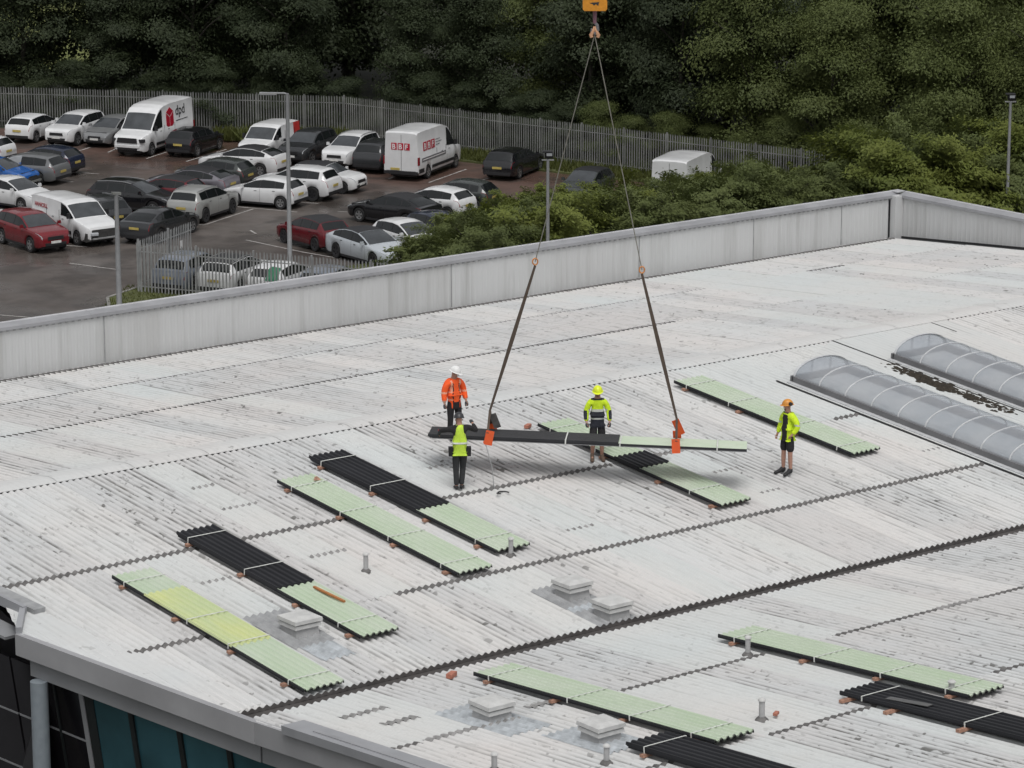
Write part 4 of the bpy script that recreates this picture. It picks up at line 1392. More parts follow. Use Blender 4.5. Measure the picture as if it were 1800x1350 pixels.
# man in lime vest, seen from behind, arms up to the load
def vest_rule(c):
    if abs(c.z - 1.10) < .022:
        return 1
    return 0
def belt(t, J):
    m__ = MB()
    for sx in (-1, 1):
        m__.box((sx * .20, -.02, .90), (.10, .14, .20), 0, None, 1.1)
    new_obj('tool_pouch', m__.mesh('tool_pouch', M['blackcloth']), t)
    new_obj('red_cuff', skin_mesh('red_cuff', [J['wrL'] + V3((0, 0, .02)), J['wrL'].lerp(J['haL'], .35)], [(0, 1)], [.052, .045], [M['glove_red']], 1), t)
J1 = joints(elR=(.39, .12, 1.34), wrR=(.31, .36, 1.45), haR=(.28, .44, 1.49), pnR=(0, 0, 1), elL=(-.40, .06, 1.36), wrL=(-.43, .26, 1.33), haL=(-.46, .30, 1.20), pnL=(-1, 0, 0),
            shR=(.19, .0, 1.46), head=(-.01, .06, 1.62), neck=(0, .02, 1.50), knR=(.075, .09, .50), knL=(-.085, .0, .50), anR=(.035, -.02, .09), anL=(-.075, -.06, .09), toeR=(.07, .14, .03), toeL=(-.095, .10, .03), hipR=(.085, 0, .9), hipL=(-.085, 0, .9))
person('person in a lime vest and dark hat, back turned, reaching up to the hanging pack', (-7.40, -5.10, zfoot(-5.10)), R(56), J1,
       ([M['hivis_lime'], M['reflect']], vest_rule, 0), M['charcoal'], M['boot_black'], M['hat_grey'], hands='glove', vest=True, extra=belt, head_nod=.25)

# man in orange, behind the load
def orange_rule(c):
    if abs(c.z - .98) < .022 or abs(c.z - 1.17) < .022:
        return 1 if abs(c.x) > .10 or c.y < 0 else 0
    if abs(abs(c.x) - .115) < .022 and c.z > 1.17 and c.y > 0 and c.z < 1.46:
        return 1
    if c.y > .03 and abs(abs(c.x) - .085) < .014 and .9 < c.z < 1.40:
        return 2
    if c.y > .03 and abs(c.x) < .10 and c.z < .93:
        return 2
    return 0
J2 = joints(elR=(.27, .0, 1.16), wrR=(.30, .08, .92), haR=(.30, .11, .83), elL=(-.27, -.02, 1.15), wrL=(-.27, .10, .93), haL=(-.26, .14, .84), head=(.01, .06, 1.63))
person('person in an open orange jacket and white hard hat, looking down behind the load', (-5.35, -2.15, zfoot(-2.15)), R(262), J2,
       ([M['hivis_orange'], M['reflect_or'], M['blackcloth']], orange_rule, 1), M['blackcloth'], M['boot_black'], M['hat_white'], hands='glove', long_=.21, head_turn=-.75, head_nod=.35)

# man in yellow and navy, stepping behind the load
def two_tone(c):
    if c.z < 1.20 and abs(c.x) < .20:
        if abs(c.z - 1.03) < .020:
            return 1
        return 2
    if abs(c.z - 1.225) < .022 and abs(c.x) < .22:
        return 1
    if c.z > 1.46 and abs(c.x) < .15:
        return 2
    if abs(c.x) > .25 and 1.02 < c.z < 1.22:
        return 2
    return 0
J3 = joints(knR=(.11, .13, .51), anR=(.12, .02, .13), toeR=(.13, .16, .07), knL=(-.10, .06, .50), anL=(-.11, .0, .09), toeL=(-.13, .14, .03),
            elR=(.27, .02, 1.16), wrR=(.27, .17, .95), haR=(.25, .24, .88), elL=(-.27, .02, 1.16), wrL=(-.27, .17, .95), haL=(-.25, .24, .88), pnR=(1, 0, 0), pnL=(-1, 0, 0))
person('person in a yellow and navy coat, shorts and yellow hard hat, guiding the load', (-3.32, -5.00, zfoot(-5.0)), R(236), J3,
       ([M['hivis_yellow'], M['reflect'], M['navy']], two_tone, 1), M['blackcloth'], M['boot_brown'], M['hat_yellow'], hands='glove', shorts=True, long_=.10, head_nod=.22, head_turn=.12)

# man in open yellow jacket and shorts, standing clear of the load
def open_jacket(c):
    if c.y > .035 and abs(c.x + .01) < .085 and c.z < 1.44:
        return 2
    if c.z > 1.47 and abs(c.x) < .09 and c.y > 0:
        return 2
    if abs(c.x) > .19 and abs(c.z - 1.22) < .022:
        return 1
    return 0
J4 = joints(elL=(-.30, -.06, 1.17), wrL=(-.22, .06, .99), haL=(-.19, .09, .93), elR=(.26, -.02, 1.16), wrR=(.30, .06, .92), haR=(.31, .09, .83),
            knR=(.11, .02, .50), anR=(.115, .02, .09), toeR=(.16, .19, .03), anL=(-.10, -.02, .09), toeL=(-.12, .15, .03), knL=(-.11, .01, .50))
person('person in an open yellow jacket, black shorts and orange hard hat, standing apart', (-.03, -7.95, zfoot(-7.95)), R(178), J4,
       ([M['hivis_yellow'], M['reflect'], M['blackcloth']], open_jacket, 1), M['blackcloth'], M['boot_black'], M['hat_orange'], shorts=True, head_turn=.30, head_nod=.05, beard=True, ears=True)
# ================================================================== vehicles
def lerp_tab(tab, s):
    if s <= tab[0][0]:
        return tab[0][1]
    for (a, va), (b, vb) in zip(tab[:-1], tab[1:]):
        if s <= b:
            t = (s - a) / (b - a) if b > a else 0
            return va + (vb - va) * t
    return tab[-1][1]

SPECS = {
 'hatch': dict(L=4.1, W=1.78, wb=2.56, fo=.84, r=.32, bot=.22,
   belt=[(0, .60), (.06, .70), (.25, .79), (.6, .86), (1.08, .95), (2.0, .955), (3.2, 1.0), (3.75, 1.02), (3.98, .98), (4.06, .86), (4.1, .72)],
   roof=[(1.05, .95), (1.5, 1.20), (1.95, 1.40), (2.4, 1.46), (3.0, 1.44), (3.5, 1.38), (3.62, 1.34), (3.98, .99)],
   side=[(1.18, 2.22), (2.30, 3.05), (3.12, 3.55)], wind=(1.10, 1.92), rear=(3.64, 3.95)),
 'suv': dict(L=4.4, W=1.85, wb=2.65, fo=.88, r=.36, bot=.27,
   belt=[(0, .70), (.05, .84), (.22, .95), (.6, 1.01), (1.15, 1.07), (2.2, 1.08), (3.5, 1.12), (4.05, 1.12), (4.3, 1.05), (4.36, .9), (4.4, .75)],
   roof=[(1.12, 1.07), (1.55, 1.32), (1.98, 1.54), (2.4, 1.61), (3.2, 1.61), (3.85, 1.56), (3.98, 1.50), (4.26, 1.09)],
   side=[(1.26, 2.30), (2.38, 3.22), (3.30, 3.85)], wind=(1.17, 1.95), rear=(4.0, 4.22)),
 'estate': dict(L=4.75, W=1.84, wb=2.85, fo=.90, r=.33, bot=.22,
   belt=[(0, .60), (.06, .70), (.25, .80), (.7, .87), (1.3, .96), (2.4, .965), (3.8, .99), (4.4, 1.0), (4.62, .97), (4.70, .85), (4.75, .7)],
   roof=[(1.27, .96), (1.75, 1.22), (2.2, 1.41), (2.7, 1.48), (3.6, 1.47), (4.15, 1.42), (4.25, 1.38), (4.60, .99)],
   side=[(1.42, 2.48), (2.56, 3.45), (3.53, 4.18)], wind=(1.32, 2.16), rear=(4.27, 4.56)),
 'fastback': dict(L=4.75, W=1.86, wb=2.90, fo=.90, r=.34, bot=.22,
   belt=[(0, .58), (.06, .68), (.3, .78), (.75, .86), (1.3, .95), (2.4, .97), (3.7, 1.03), (4.4, 1.06), (4.66, 1.02), (4.72, .86), (4.75, .7)],
   roof=[(1.25, .95), (1.8, 1.23), (2.3, 1.42), (2.75, 1.47), (3.3, 1.45), (3.75, 1.36), (4.1, 1.24), (4.50, 1.06)],
   side=[(1.42, 2.50), (2.58, 3.45), (3.52, 4.02)], wind=(1.31, 2.24), rear=(3.80, 4.44)),
 'mini': dict(L=3.85, W=1.73, wb=2.50, fo=.72, r=.31, bot=.20,
   belt=[(0, .62), (.05, .73), (.2, .83), (.6, .90), (1.1, .95), (2.2, .97), (3.2, .99), (3.65, .98), (3.78, .92), (3.82, .82), (3.85, .7)],
   roof=[(1.08, .95), (1.4, 1.17), (1.72, 1.36), (2.1, 1.42), (2.8, 1.41), (3.35, 1.37), (3.45, 1.34), (3.72, .97)],
   side=[(1.18, 2.15), (2.22, 2.9), (2.96, 3.4)], wind=(1.12, 1.70), rear=(3.47, 3.70)),
 'bigvan': dict(L=5.9, W=2.05, wb=3.65, fo=1.0, r=.35, bot=.30,
   belt=[(0, .85), (.06, 1.0), (.25, 1.12), (.7, 1.22), (1.05, 1.30), (2.2, 1.32), (5.8, 1.32), (5.9, 1.30)],
   roof=[(1.0, 1.30), (1.35, 1.72), (1.72, 2.16), (2.05, 2.42), (2.5, 2.55), (3.2, 2.61), (5.5, 2.61), (5.84, 2.58), (5.9, 2.50)],
   side=[(1.16, 2.22)], wind=(1.06, 1.74), rear=None, van=True),
 'midvan': dict(L=5.14, W=1.93, wb=3.2, fo=.92, r=.34, bot=.26,
   belt=[(0, .78), (.06, .90), (.25, 1.00), (.7, 1.10), (1.12, 1.18), (2.2, 1.20), (5.05, 1.20), (5.14, 1.16)],
   roof=[(1.08, 1.18), (1.5, 1.52), (1.9, 1.80), (2.3, 1.90), (3.2, 1.93), (4.7, 1.92), (5.06, 1.88), (5.14, 1.78)],
   side=[(1.26, 2.30)], wind=(1.14, 1.86), rear=None, van=True),
 'smallvan': dict(L=4.4, W=1.85, wb=2.79, fo=.88, r=.32, bot=.24,
   belt=[(0, .72), (.06, .84), (.25, .93), (.65, 1.02), (1.02, 1.08), (2.0, 1.10), (4.32, 1.10), (4.4, 1.05)],
   roof=[(.98, 1.08), (1.35, 1.40), (1.72, 1.70), (2.1, 1.80), (2.8, 1.82), (4.0, 1.80), (4.34, 1.76), (4.4, 1.66)],
   side=[(1.14, 2.02)], wind=(1.04, 1.68), rear=None, van=True),
}
PLACE = plain('body_paint_slot', (.5, .5, .5), .3, obj=True)

class CarType:
    def __init__(self, key):
        S = SPECS[key]
        self.key, self.S = key, S
        L, W = S['L'], S['W']
        self.van = S.get('van', False)
        van = self.van
        self.ww = [(0, .74), (.08, .84), (.3, .94), (.75, 1.0), (L - .8, 1.0), (L - .25, .965 if not van else .99), (L - .05, .91 if not van else .975), (L, .86 if not van else .96)]
        st = set()
        s = 0
        while s < L:
            st.add(round(s, 3)); s += .19
        for tab in (S['belt'], S['roof']):
            for a, _ in tab:
                st.add(a)
        for wx in (S['fo'], S['fo'] + S['wb']):
            Ra = S['r'] * 1.15
            for q in (-1.02, -1, -.93, -.75, -.45, 0, .45, .75, .93, 1, 1.02):
                st.add(round(wx + q * Ra, 3))
        self.st = sorted(x for x in st if 0 <= x <= L)
        self.meshes()
    def zbot(self, s):
        S = self.S
        z = S['bot'] + .10 * max(0, (.25 - s) / .25) + .10 * max(0, (s - S['L'] + .25) / .25)
        for wx in (S['fo'], S['fo'] + S['wb']):
            Ra = S['r'] * 1.15
            d_ = abs(s - wx)
            if d_ <= Ra:
                z = max(z, S['r'] + math.sqrt(max(0, Ra * Ra - d_ * d_)))
        return z
    def ring(self, s):
        S = self.S
        w = lerp_tab(self.ww, s) * S['W'] / 2
        zb = lerp_tab(S['belt'], s)
        r0, r1 = S['roof'][0][0], S['roof'][-1][0]
        inside = r0 < s <= r1 if not self.van else s > r0
        zr = lerp_tab(S['roof'], s) if inside else zb + .02
        zr = max(zr, zb + .02)
        h = zr - zb
        k = min(1.0, h / .40)
        if self.van:
            wr = w * (.93 - .03 * k)
        else:
            wr = w * (.88 - .13 * k)
        z0 = self.zbot(s)
        zm = z0 + (zb - z0) * .55
        return [(w * .93, z0), (w * .985, z0 + min(.09, (zb - z0) * .2)), (w, zm), (w * .985, zb - min(.06, (zb - zm) * .4)), (w * .95, zb), (wr, zr - .05 * k - .008), (wr * .82, zr - .014 * k - .002), (wr * .45, zr + .006), (0, zr + .01)]
    def pt(self, s, y, z): return (self.S['L'] / 2 - s, y, z)
    def side_pt(self, s, v):
        rg = self.ring(s)
        a, b = rg[4], rg[5]
        return a[0] + (b[0] - a[0]) * v, a[1] + (b[1] - a[1]) * v
    def top_pt(self, s, u):
        rg = self.ring(s)
        pl = [rg[5], rg[6], rg[7], rg[8]]
        y = abs(u) * pl[0][0]
        z = lerp_tab([(p[0], p[1]) for p in reversed(pl)], y)
        return math.copysign(y, u), z
    def meshes(self):
        S = self.S
        L, W = S['L'], S['W']
        vs, fs = [], []
        n = 17
        for s in self.st:
            rg = self.ring(s)
            for y, z in rg:
                vs.append(self.pt(s, y, z))
            for y, z in rg[-2::-1]:
                vs.append(self.pt(s, -y, z))
        for i in range(len(self.st) - 1):
            for k_ in range(n - 1):
                fs.append((i * n + k_, i * n + k_ + 1, (i + 1) * n + k_ + 1, (i + 1) * n + k_))
        fs.append(tuple(range(n - 1, -1, -1)))
        e = (len(self.st) - 1) * n
        fs.append(tuple(range(e, e + n)))
        me = bpy.data.meshes.new('body')
        me.from_pydata(vs, [], fs)
        me.materials.append(PLACE)
        me.polygons.foreach_set('use_smooth', [True] * len(fs))
        me.set_sharp_from_angle(angle=R(32))
        self.body = me
        def patch(name, s0, s1, f, ns, us, mat, off):
            """a grid on the skin of the car, lifted by off along its normal, with a little thickness"""
            g = []
            ss = [s0] + [q for q in self.st if s0 + .02 < q < s1 - .02] + [s1]
            ns = len(ss) - 1
            for s in ss:
                g.append([Vector(f(s, u)) for u in us])
            m__ = MB()
            nu = len(us)
            flat = []
            for i in range(ns + 1):
                for j in range(nu):
                    a = g[min(i + 1, ns)][j] - g[max(i - 1, 0)][j]
                    b = g[i][min(j + 1, nu - 1)] - g[i][max(j - 1, 0)]
                    nn_ = a.cross(b)
                    if nn_.length > 1e-9:
                        nn_.normalize()
                    ref = g[i][j] - Vector((0, 0, .7))
                    if nn_.dot(Vector((ref.x * .05, ref.y, ref.z))) < 0:
                        nn_ = -nn_
                    flat.append(g[i][j] + nn_ * off)
            m__.add(flat, [(i * nu + j, i * nu + j + 1, (i + 1) * nu + j + 1, (i + 1) * nu + j) for i in range(ns) for j in range(nu - 1)])
            me_ = m__.mesh(name, mat, 40)
            bm_ = bmesh.new(); bm_.from_mesh(me_)
            bmesh.ops.recalc_face_normals(bm_, faces=bm_.faces)
            f0 = max(bm_.faces, key=lambda q: q.calc_area())
            c0 = f0.calc_center_median()
            if f0.normal.dot(Vector((c0.x * .05, c0.y, c0.z - .7))) < 0:
                bmesh.ops.reverse_faces(bm_, faces=bm_.faces)
            bm_.to_mesh(me_); bm_.free()
            return me_
        self.patch = patch
        sp = lambda sg: (lambda s, u: self.pt(s, sg * self.side_pt(s, u)[0], self.side_pt(s, u)[1]))
        tp = lambda s, u: self.pt(s, *self.top_pt(s, u))
        self.parts = []
        for sg in (1, -1):
            a_, b_ = S['side'][0][0], S['side'][-1][1]
            self.parts.append(('window_trim', patch('window_trim', a_ - .03, b_ + .03, sp(sg), 7, (.05, .5, .94), M['black'], .004)))
            for a, b in S['side']:
                self.parts.append(('side_window', patch('side_window', a, b, sp(sg), 7, (.10, .5, .90), M['glass'], .009)))
        self.parts.append(('windscreen', patch('windscreen', S['wind'][0], S['wind'][1], tp, 6, (-.93, -.82, -.45, 0, .45, .82, .93), M['windscreen'], .010)))
        if S['rear']:
            self.parts.append(('rear_window', patch('rear_window', S['rear'][0], S['rear'][1], tp, 4, (-.90, -.82, -.45, 0, .45, .82, .90), M['glass'], .010)))
        self.roof_patch = patch('roof_panel', S['wind'][1] + .02, (S['rear'][0] - .03) if S['rear'] else L - .3, tp, 8, (-1, -.82, -.45, 0, .45, .82, 1), M['black'], .004)
        # thin dark joints round the doors
        dm = MB()
        r0 = S['side']
        cuts = [r0[0][0] + .06, (r0[0][1] + (r0[1][0] if len(r0) > 1 else r0[0][1] + .1)) / 2]
        if len(r0) > 1:
            cuts.append((r0[1][1] + r0[2][0]) / 2 if not self.van else r0[1][1])
        for sg in (1, -1):
            for c_ in cuts:
                rg = self.ring(c_)
                for (y0, z0), (y1, z1) in zip(rg[1:4], rg[2:5]):
                    if self.zbot(c_) > .45:
                        continue
                    q = []
                    for y, z in ((y0, z0), (y1, z1)):
                        for ds in (-.006, .006):
                            q.append(self.pt(c_ + ds, sg * (y + .003), z))
                    dm.add(q, [(0, 1, 3, 2)])
            for c_ in cuts[:-1] + ([cuts[-2] + .9] if self.van else []):
                y, z = self.ring(c_ + .75)[3]
                dm.box(self.pt(c_ + .78, sg * (y + .006), z - .05), (.15, .02, .025))
        self.parts.append(('door_joint', dm.mesh('door_joint', M['black'])))
        m__ = MB()
        m__.box((0, 0, .52), (L - .5, W * .70, .62))
        for wx in (S['fo'], S['fo'] + S['wb']):
            m__.box(self.pt(wx, 0, S['r'] + .12), (S['r'] * 2.2, W * .78, S['r'] * 1.5))
        for sg in (1, -1):
            s0, s1 = S['fo'] + S['r'] * 1.25, S['fo'] + S['wb'] - S['r'] * 1.25
            m__.box(self.pt((s0 + s1) / 2, sg * W * .465, S['bot'] + .01), (s1 - s0, .09, .10))
        self.parts.append(('underbody', m__.mesh('underbody', M['black'])))
        for sg in (1, -1):
            m__ = MB()
            sx = S['side'][0][0] + .12
            y, z = self.ring(sx)[4]
            hh = .20 if not self.van else .34
            m__.box(self.pt(sx + .02, sg * (y + .12), z + hh / 2 - .02), (.10, .17, hh * .75), 0, None, .85)
            m__.box(self.pt(sx + .03, sg * (y + .02), z + .03), (.05, .10, .05), 0)
            self.parts.append(('door_mirror', m__.mesh('door_mirror', PLACE)))
        # face: lamps, grille, plates, bumpers
        zn = lerp_tab(S['belt'], .06)
        zt = lerp_tab(S['belt'], L - .08)
        big = 1.25 if self.van else 1.0
        for sg in (1, -1):
            def fl(s, u, sg=sg):
                rg = self.ring(s)
                a, b = rg[2], rg[4]
                return self.pt(s, sg * (a[0] + (b[0] - a[0]) * u), a[1] + (b[1] - a[1]) * u)
            self.parts.append(('headlight', patch('headlight', .02, .40 * big, fl, 4, (.52, .75, .97), M['lamp_glass'], .010)))
            if not self.van:
                self.parts.append(('tail_light', patch('tail_light', L - .34, L - .01, fl, 4, (.55, .75, .97), M['tail_red'], .010)))
            else:
                m__ = MB().box((-L / 2 + .05, sg * W * .475, zt - .25), (.16, .07, .42))
                self.parts.append(('tail_light', m__.mesh('tail_light', M['tail_red'])))
        m__ = MB().box((L / 2 + .002, 0, zn - .13), (.05, W * .46, .15 * big), 0, None, .92)
        m__.box((L / 2 - .005, 0, S['bot'] + .17), (.05, W * .58, .13), 0, None, 1.05)
        self.parts.append(('grille', m__.mesh('grille', M['black'])))
        self.plate_front = MB().box((L / 2 + .035, 0, S['bot'] + .26), (.02, .52, .115)).mesh('number_plate', M['plate_white'])
        zp = (zt - .22) if not self.van else .62
        self.plate_rear = MB().box((-L / 2 - .02, 0.0 if not self.van else .35, zp), (.02, .52, .115)).mesh('number_plate', M['plate_yellow'])
        m__ = MB()
        m__.box((-L / 2 + .03, 0, S['bot'] + .16), (.10, W * .80, .15), 0)
        if self.van:
            m__.box((-L / 2 - .02, 0, S['bot'] + .14), (.14, W * .93, .16), 0)
            for sg in (1, -1):
                s0, s1 = S['fo'] + S['r'] * 1.2, S['fo'] + S['wb'] - S['r'] * 1.2
                m__.box(self.pt((s0 + s1) / 2, sg * (W / 2 + .004), S['bot'] + .28), (s1 - s0, .03, .15), 0)
                m__.box(self.pt(L - .35, sg * (W / 2 * .985), S['bot'] + .24), (.6, .03, .22), 0)
        self.parts.append(('bumper_trim', m__.mesh('bumper_trim', M['black'])))
        if self.van:
            m__ = MB()
            for yy in (0,):
                m__.box((-L / 2 - .003, 0, (S['roof'][-1][1] + .45) / 2), (.02, .014, S['roof'][-1][1] - .6))
            for sg in (1, -1):
                for s_ in (2.42, 3.60):
                    m__.box(self.pt(s_, sg * (self.ring(s_)[3][0] + .004), 1.0), (.014, .012, .95))
            self.parts.append(('door_joint', m__.mesh('door_joint', M['rim_dark'])))
        # wheel with a five-spoke rim
        rr_ = S['r']
        seg = 22
        m__ = MB()
        prof = [(rr_ * .62, .095), (rr_ * .93, .105), (rr_, .075), (rr_, -.10), (rr_ * .6, -.10)]
        vs = []
        for q, (ra, yy) in enumerate(prof):
            for k_ in range(seg):
                a = 2 * math.pi * k_ / seg
                vs.append((ra * math.cos(a), yy, ra * math.sin(a)))
        m__.add(vs, [(q * seg + k_, q * seg + (k_ + 1) % seg, (q + 1) * seg + (k_ + 1) % seg, (q + 1) * seg + k_) for q in range(4) for k_ in range(seg)])
        self.tyre = m__.mesh('tyre', M['rubber'], 40)
        def rim(mat):
            m__ = MB()
            ro, ri = rr_ * .66, rr_ * .54
            vs = [(ro * math.cos(2 * math.pi * k_ / 20), .095, ro * math.sin(2 * math.pi * k_ / 20)) for k_ in range(20)] + [(ri * math.cos(2 * math.pi * k_ / 20), .085, ri * math.sin(2 * math.pi * k_ / 20)) for k_ in range(20)]
            m__.add(vs, [(k_, 20 + k_, 20 + (k_ + 1) % 20, (k_ + 1) % 20) for k_ in range(20)], 0)
            for q in range(5):
                a = 2 * math.pi * q / 5 + .3
                pts = []
                for ra, da in ((ri * 1.02, -.26), (ri * 1.02, .26), (rr_ * .12, 1.1), (rr_ * .12, -1.1)):
                    pts.append((ra * math.cos(a + da), .083, ra * math.sin(a + da)))
                m__.add(pts, [(0, 3, 2, 1)], 0)
            dsk = [(ri * 1.04 * math.cos(2 * math.pi * k_ / 20), .045, ri * 1.04 * math.sin(2 * math.pi * k_ / 20)) for k_ in range(20)]
            m__.add(dsk, [tuple(range(19, -1, -1))], 1)
            return m__.mesh('rim', [mat, M['black']])
        self.rim_l, self.rim_d = rim(M['rim']), rim(M['rim_dark'])

TYPES = {}
PAINT = {}
def paint(name, c, rough=.24, metal=0.0):
    if name not in PAINT:
        k_ = NT('paint_' + name)
        n_ = k_.noise(k_.pos(obj=True), 1.6, 3.0)
        n2 = k_.noise(k_.pos(obj=True), 3.0, 3.0)
        cc = k_.mix(k_.ramp(n_, .35, .65), c, tuple(x * .90 for x in c))
        cc = k_.mix(k_.math('MULTIPLY', k_.ramp(n2, .55, .9), .04), cc, (.16, .14, .12))
        k_.col(cc)
        k_.rough(k_.math('MULTIPLY_ADD', n2, .10, rough - .04))
        k_.b.inputs['Metallic'].default_value = metal
        k_.b.inputs['Coat Weight'].default_value = .5
        k_.b.inputs['Coat Roughness'].default_value = .06
        PAINT[name] = k_.m
    return PAINT[name]
WHITE = paint('white', (.70, .705, .71))
COLS = {'white': WHITE, 'silver': paint('silver', (.27, .275, .28), .3, .35), 'black': paint('black', (.010, .010, .012), .16), 'darkgrey': paint('dark_grey', (.035, .037, .040), .22, .2),
        'navy': paint('navy', (.016, .022, .045), .2, .1), 'greysilver': paint('grey_silver', (.17, .175, .18), .3, .3), 'blue': paint('bright_blue', (.012, .10, .36), .22), 'red': paint('red', (.165, .008, .014), .22),
        'darkred': paint('dark_red', (.12, .006, .012), .22), 'mauve': paint('mauve_grey', (.20, .19, .215), .28, .3), 'warmgrey': paint('warm_grey', (.33, .335, .325), .3, .1), 'iceblue': paint('ice_blue', (.50, .535, .57), .25, .1),
        'bluegrey': paint('blue_grey', (.20, .225, .27), .28, .2), 'greengrey': paint('green_grey', (.055, .062, .060), .25, .2)}

def put_part(name, me, root, col=None):
    o_ = new_obj(name, me, root)
    if me.materials[0] == PLACE:
        o_.material_slots[0].link = 'OBJECT'
        o_.material_slots[0].material = col
    return o_
def vehicle(name, cat, label, key, x, y, head, col, roof=None, rims='l', plates='both', skip=(), group='parked vehicles', rails=False, mirror_black=False):
    if key not in TYPES:
        TYPES[key] = CarType(key)
    T = TYPES[key]
    S = T.S
    t = thing(name, label, cat, (x, y, .012), R(head), group)
    put_part('body', T.body, t, COLS[col])
    for nm, me in T.parts:
        if nm in skip:
            continue
        o_ = put_part(nm, me, t, COLS[col])
        if nm == 'door_mirror' and mirror_black:
            o_.material_slots[0].material = M['black']
    if roof:
        o_ = new_obj('roof_panel', T.roof_patch, t)
    if rails:
        m__ = MB()
        for sg in (1, -1):
            pts = [Vector(T.pt(s, *T.top_pt(s, sg * .93))) + Vector((0, 0, .035)) for s in np.linspace(S['wind'][1] + .05, (S['rear'][0] if S['rear'] else S['L']) - .12, 6)]
            m__.tube(pts, .018, 6)
        new_obj('roof_rail', m__.mesh('roof_rail', M['rim'], 60), t)
    if plates in ('both', 'front') and 'grille' not in skip:
        new_obj('number_plate', T.plate_front, t)
    if plates in ('both', 'rear'):
        new_obj('number_plate', T.plate_rear, t)
    for wx in (S['fo'], S['fo'] + S['wb']):
        for sg in (1, -1):
            w = new_obj('wheel', T.tyre, t, T.pt(wx, sg * (S['W'] / 2 - .125), S['r']), (0, 0, 0 if sg > 0 else math.pi))
            new_obj('rim', T.rim_l if rims == 'l' else T.rim_d, w)
    return t, T

V = vehicle
V('parked_car', 'car', 'white hatchback seen from behind, farthest left in the back row', 'hatch', 39.91, 97.70, 30, 'white')
V('parked_car', 'car', 'white car facing out beside the small silver car, black grille with white plate', 'suv', 41.14, 95.36, 210, 'white')
V('parked_car', 'car', 'small silver car squeezed between a white car and the white parcel van', 'hatch', 42.53, 93.77, 210, 'silver')
dpd, TB = V('delivery_van', 'van', 'tall white delivery van with a red cube emblem on its side', 'bigvan', 43.10, 90.38, 210, 'white', plates='none', mirror_black=True)
V('parked_car', 'car', 'black hatchback with yellow plate parked right of the tall delivery van', 'hatch', 44.40, 88.13, 30, 'black')
svan, TS = V('small_van', 'van', 'small white van with a red rear quarter behind the lamp post', 'smallvan', 46.72, 84.43, 210, 'white', plates='none', mirror_black=True)
V('parked_car', 'car', 'dark grey car facing out between the small van and a white car', 'suv', 47.81, 82.19, 210, 'darkgrey', rims='l')
V('parked_car', 'car', 'white car facing out with roof rails, next to the white van with red squares', 'suv', 48.97, 79.80, 210, 'white', rails=True)
V('parked_car', 'car', 'dark car with pale tail panel squeezed left of the van with red squares', 'suv', 49.54, 77.66, 30, 'darkgrey', plates='none')
bbf, _ = V('panel_van', 'van', 'high white van seen from behind with letters in red squares', 'bigvan', 50.44, 75.23, 30, 'white', plates='rear', mirror_black=True)
V('parked_car', 'car', 'black estate car with tall red tail lights right of the high white van', 'estate', 53.87, 71.92, 30, 'black')
V('parked_car', 'car', 'dark car half hidden behind the hedge beside the black estate', 'hatch', 52.34, 64.03, 210, 'greengrey', roof=True)
V('panel_van', 'van', 'white van whose roof shows above the hedge', 'bigvan', 55.6, 59.9, 30, 'white', plates='none')
V('parked_car', 'car', 'dark blue car seen from behind right of the silver estate', 'hatch', 34.57, 87.42, 118, 'navy')
gest, TE = V('parked_car', 'car', 'silver grey estate car with clear film taped over its window', 'estate', 32.46, 85.83, 118, 'greysilver')
blu, TH = V('parked_car', 'car', 'bright blue car with a damaged front, bumper missing', 'hatch', 30.72, 85.35, -62, 'blue', plates='none')
V('parked_car', 'car', 'white car just showing at the left edge above the blue car', 'hatch', 33.5, 92.8, 118, 'white')
V('parked_car', 'car', 'white car with its bonnet towards the white van, below the blue car', 'hatch', 28.43, 79.53, -75, 'white')
V('parked_car', 'car', 'white car mostly out of the picture behind the red car', 'hatch', 23.5, 74.6, -90, 'white')
vito, TV = V('panel_van', 'van', 'white van with a smashed front and red lettering beside the red car', 'midvan', 26.52, 70.43, -90, 'white', plates='none', skip=('grille', 'headlight'), mirror_black=True)
V('parked_car', 'car', 'red off-road car with a white number plate in front of the smashed van', 'suv', 23.90, 69.93, -90, 'red', plates='front')
V('parked_car', 'car', 'dark estate car with silver window trim beside the smashed white van', 'estate', 29.05, 73.1, 90, 'darkgrey', rails=True, plates='rear')
V('parked_car', 'car', 'dark grey fastback with yellow plate behind the compound fence', 'fastback', 29.9, 68.3, 27, 'darkgrey')
V('parked_car', 'car', 'black estate with bright window trim facing the grey car', 'estate', 32.66, 75.09, -62, 'black', rails=True)
V('parked_car', 'car', 'dark red small car behind the pale grey car', 'hatch', 34.62, 75.5, 118, 'darkred', roof=True)
V('parked_car', 'car', 'mauve grey car with dark roof behind the dark red small car', 'fastback', 37.05, 76.86, 118, 'mauve', roof=True)
V('parked_car', 'car', 'pale grey car with yellow plate, dark sills and black roof rails', 'suv', 34.25, 71.36, 28, 'warmgrey', rims='d', rails=True)
V('parked_car', 'car', 'dark green-grey car between the mauve grey car and a white coupe', 'hatch', 39.57, 78.57, 118, 'greengrey')
V('parked_car', 'car', 'white fastback with a black roof in front of the small red-ended van', 'fastback', 42.88, 80.96, 118, 'white', roof=True)
V('parked_car', 'car', 'white hatchback seen side-on in front of the lamp post', 'hatch', 38.45, 72.35, 118, 'white')
V('parked_car', 'car', 'white car with red tail light right of the side-on white hatchback', 'suv', 40.95, 73.17, 118, 'white', rims='d')
V('parked_car', 'car', 'small white car with black roof and round front facing out', 'mini', 43.38, 73.92, -62, 'white', roof=True, rims='d')
V('parked_car', 'car', 'dark red car with black roof next to the ice blue car', 'hatch', 34.39, 62.12, 90, 'darkred', roof=True, rims='d')
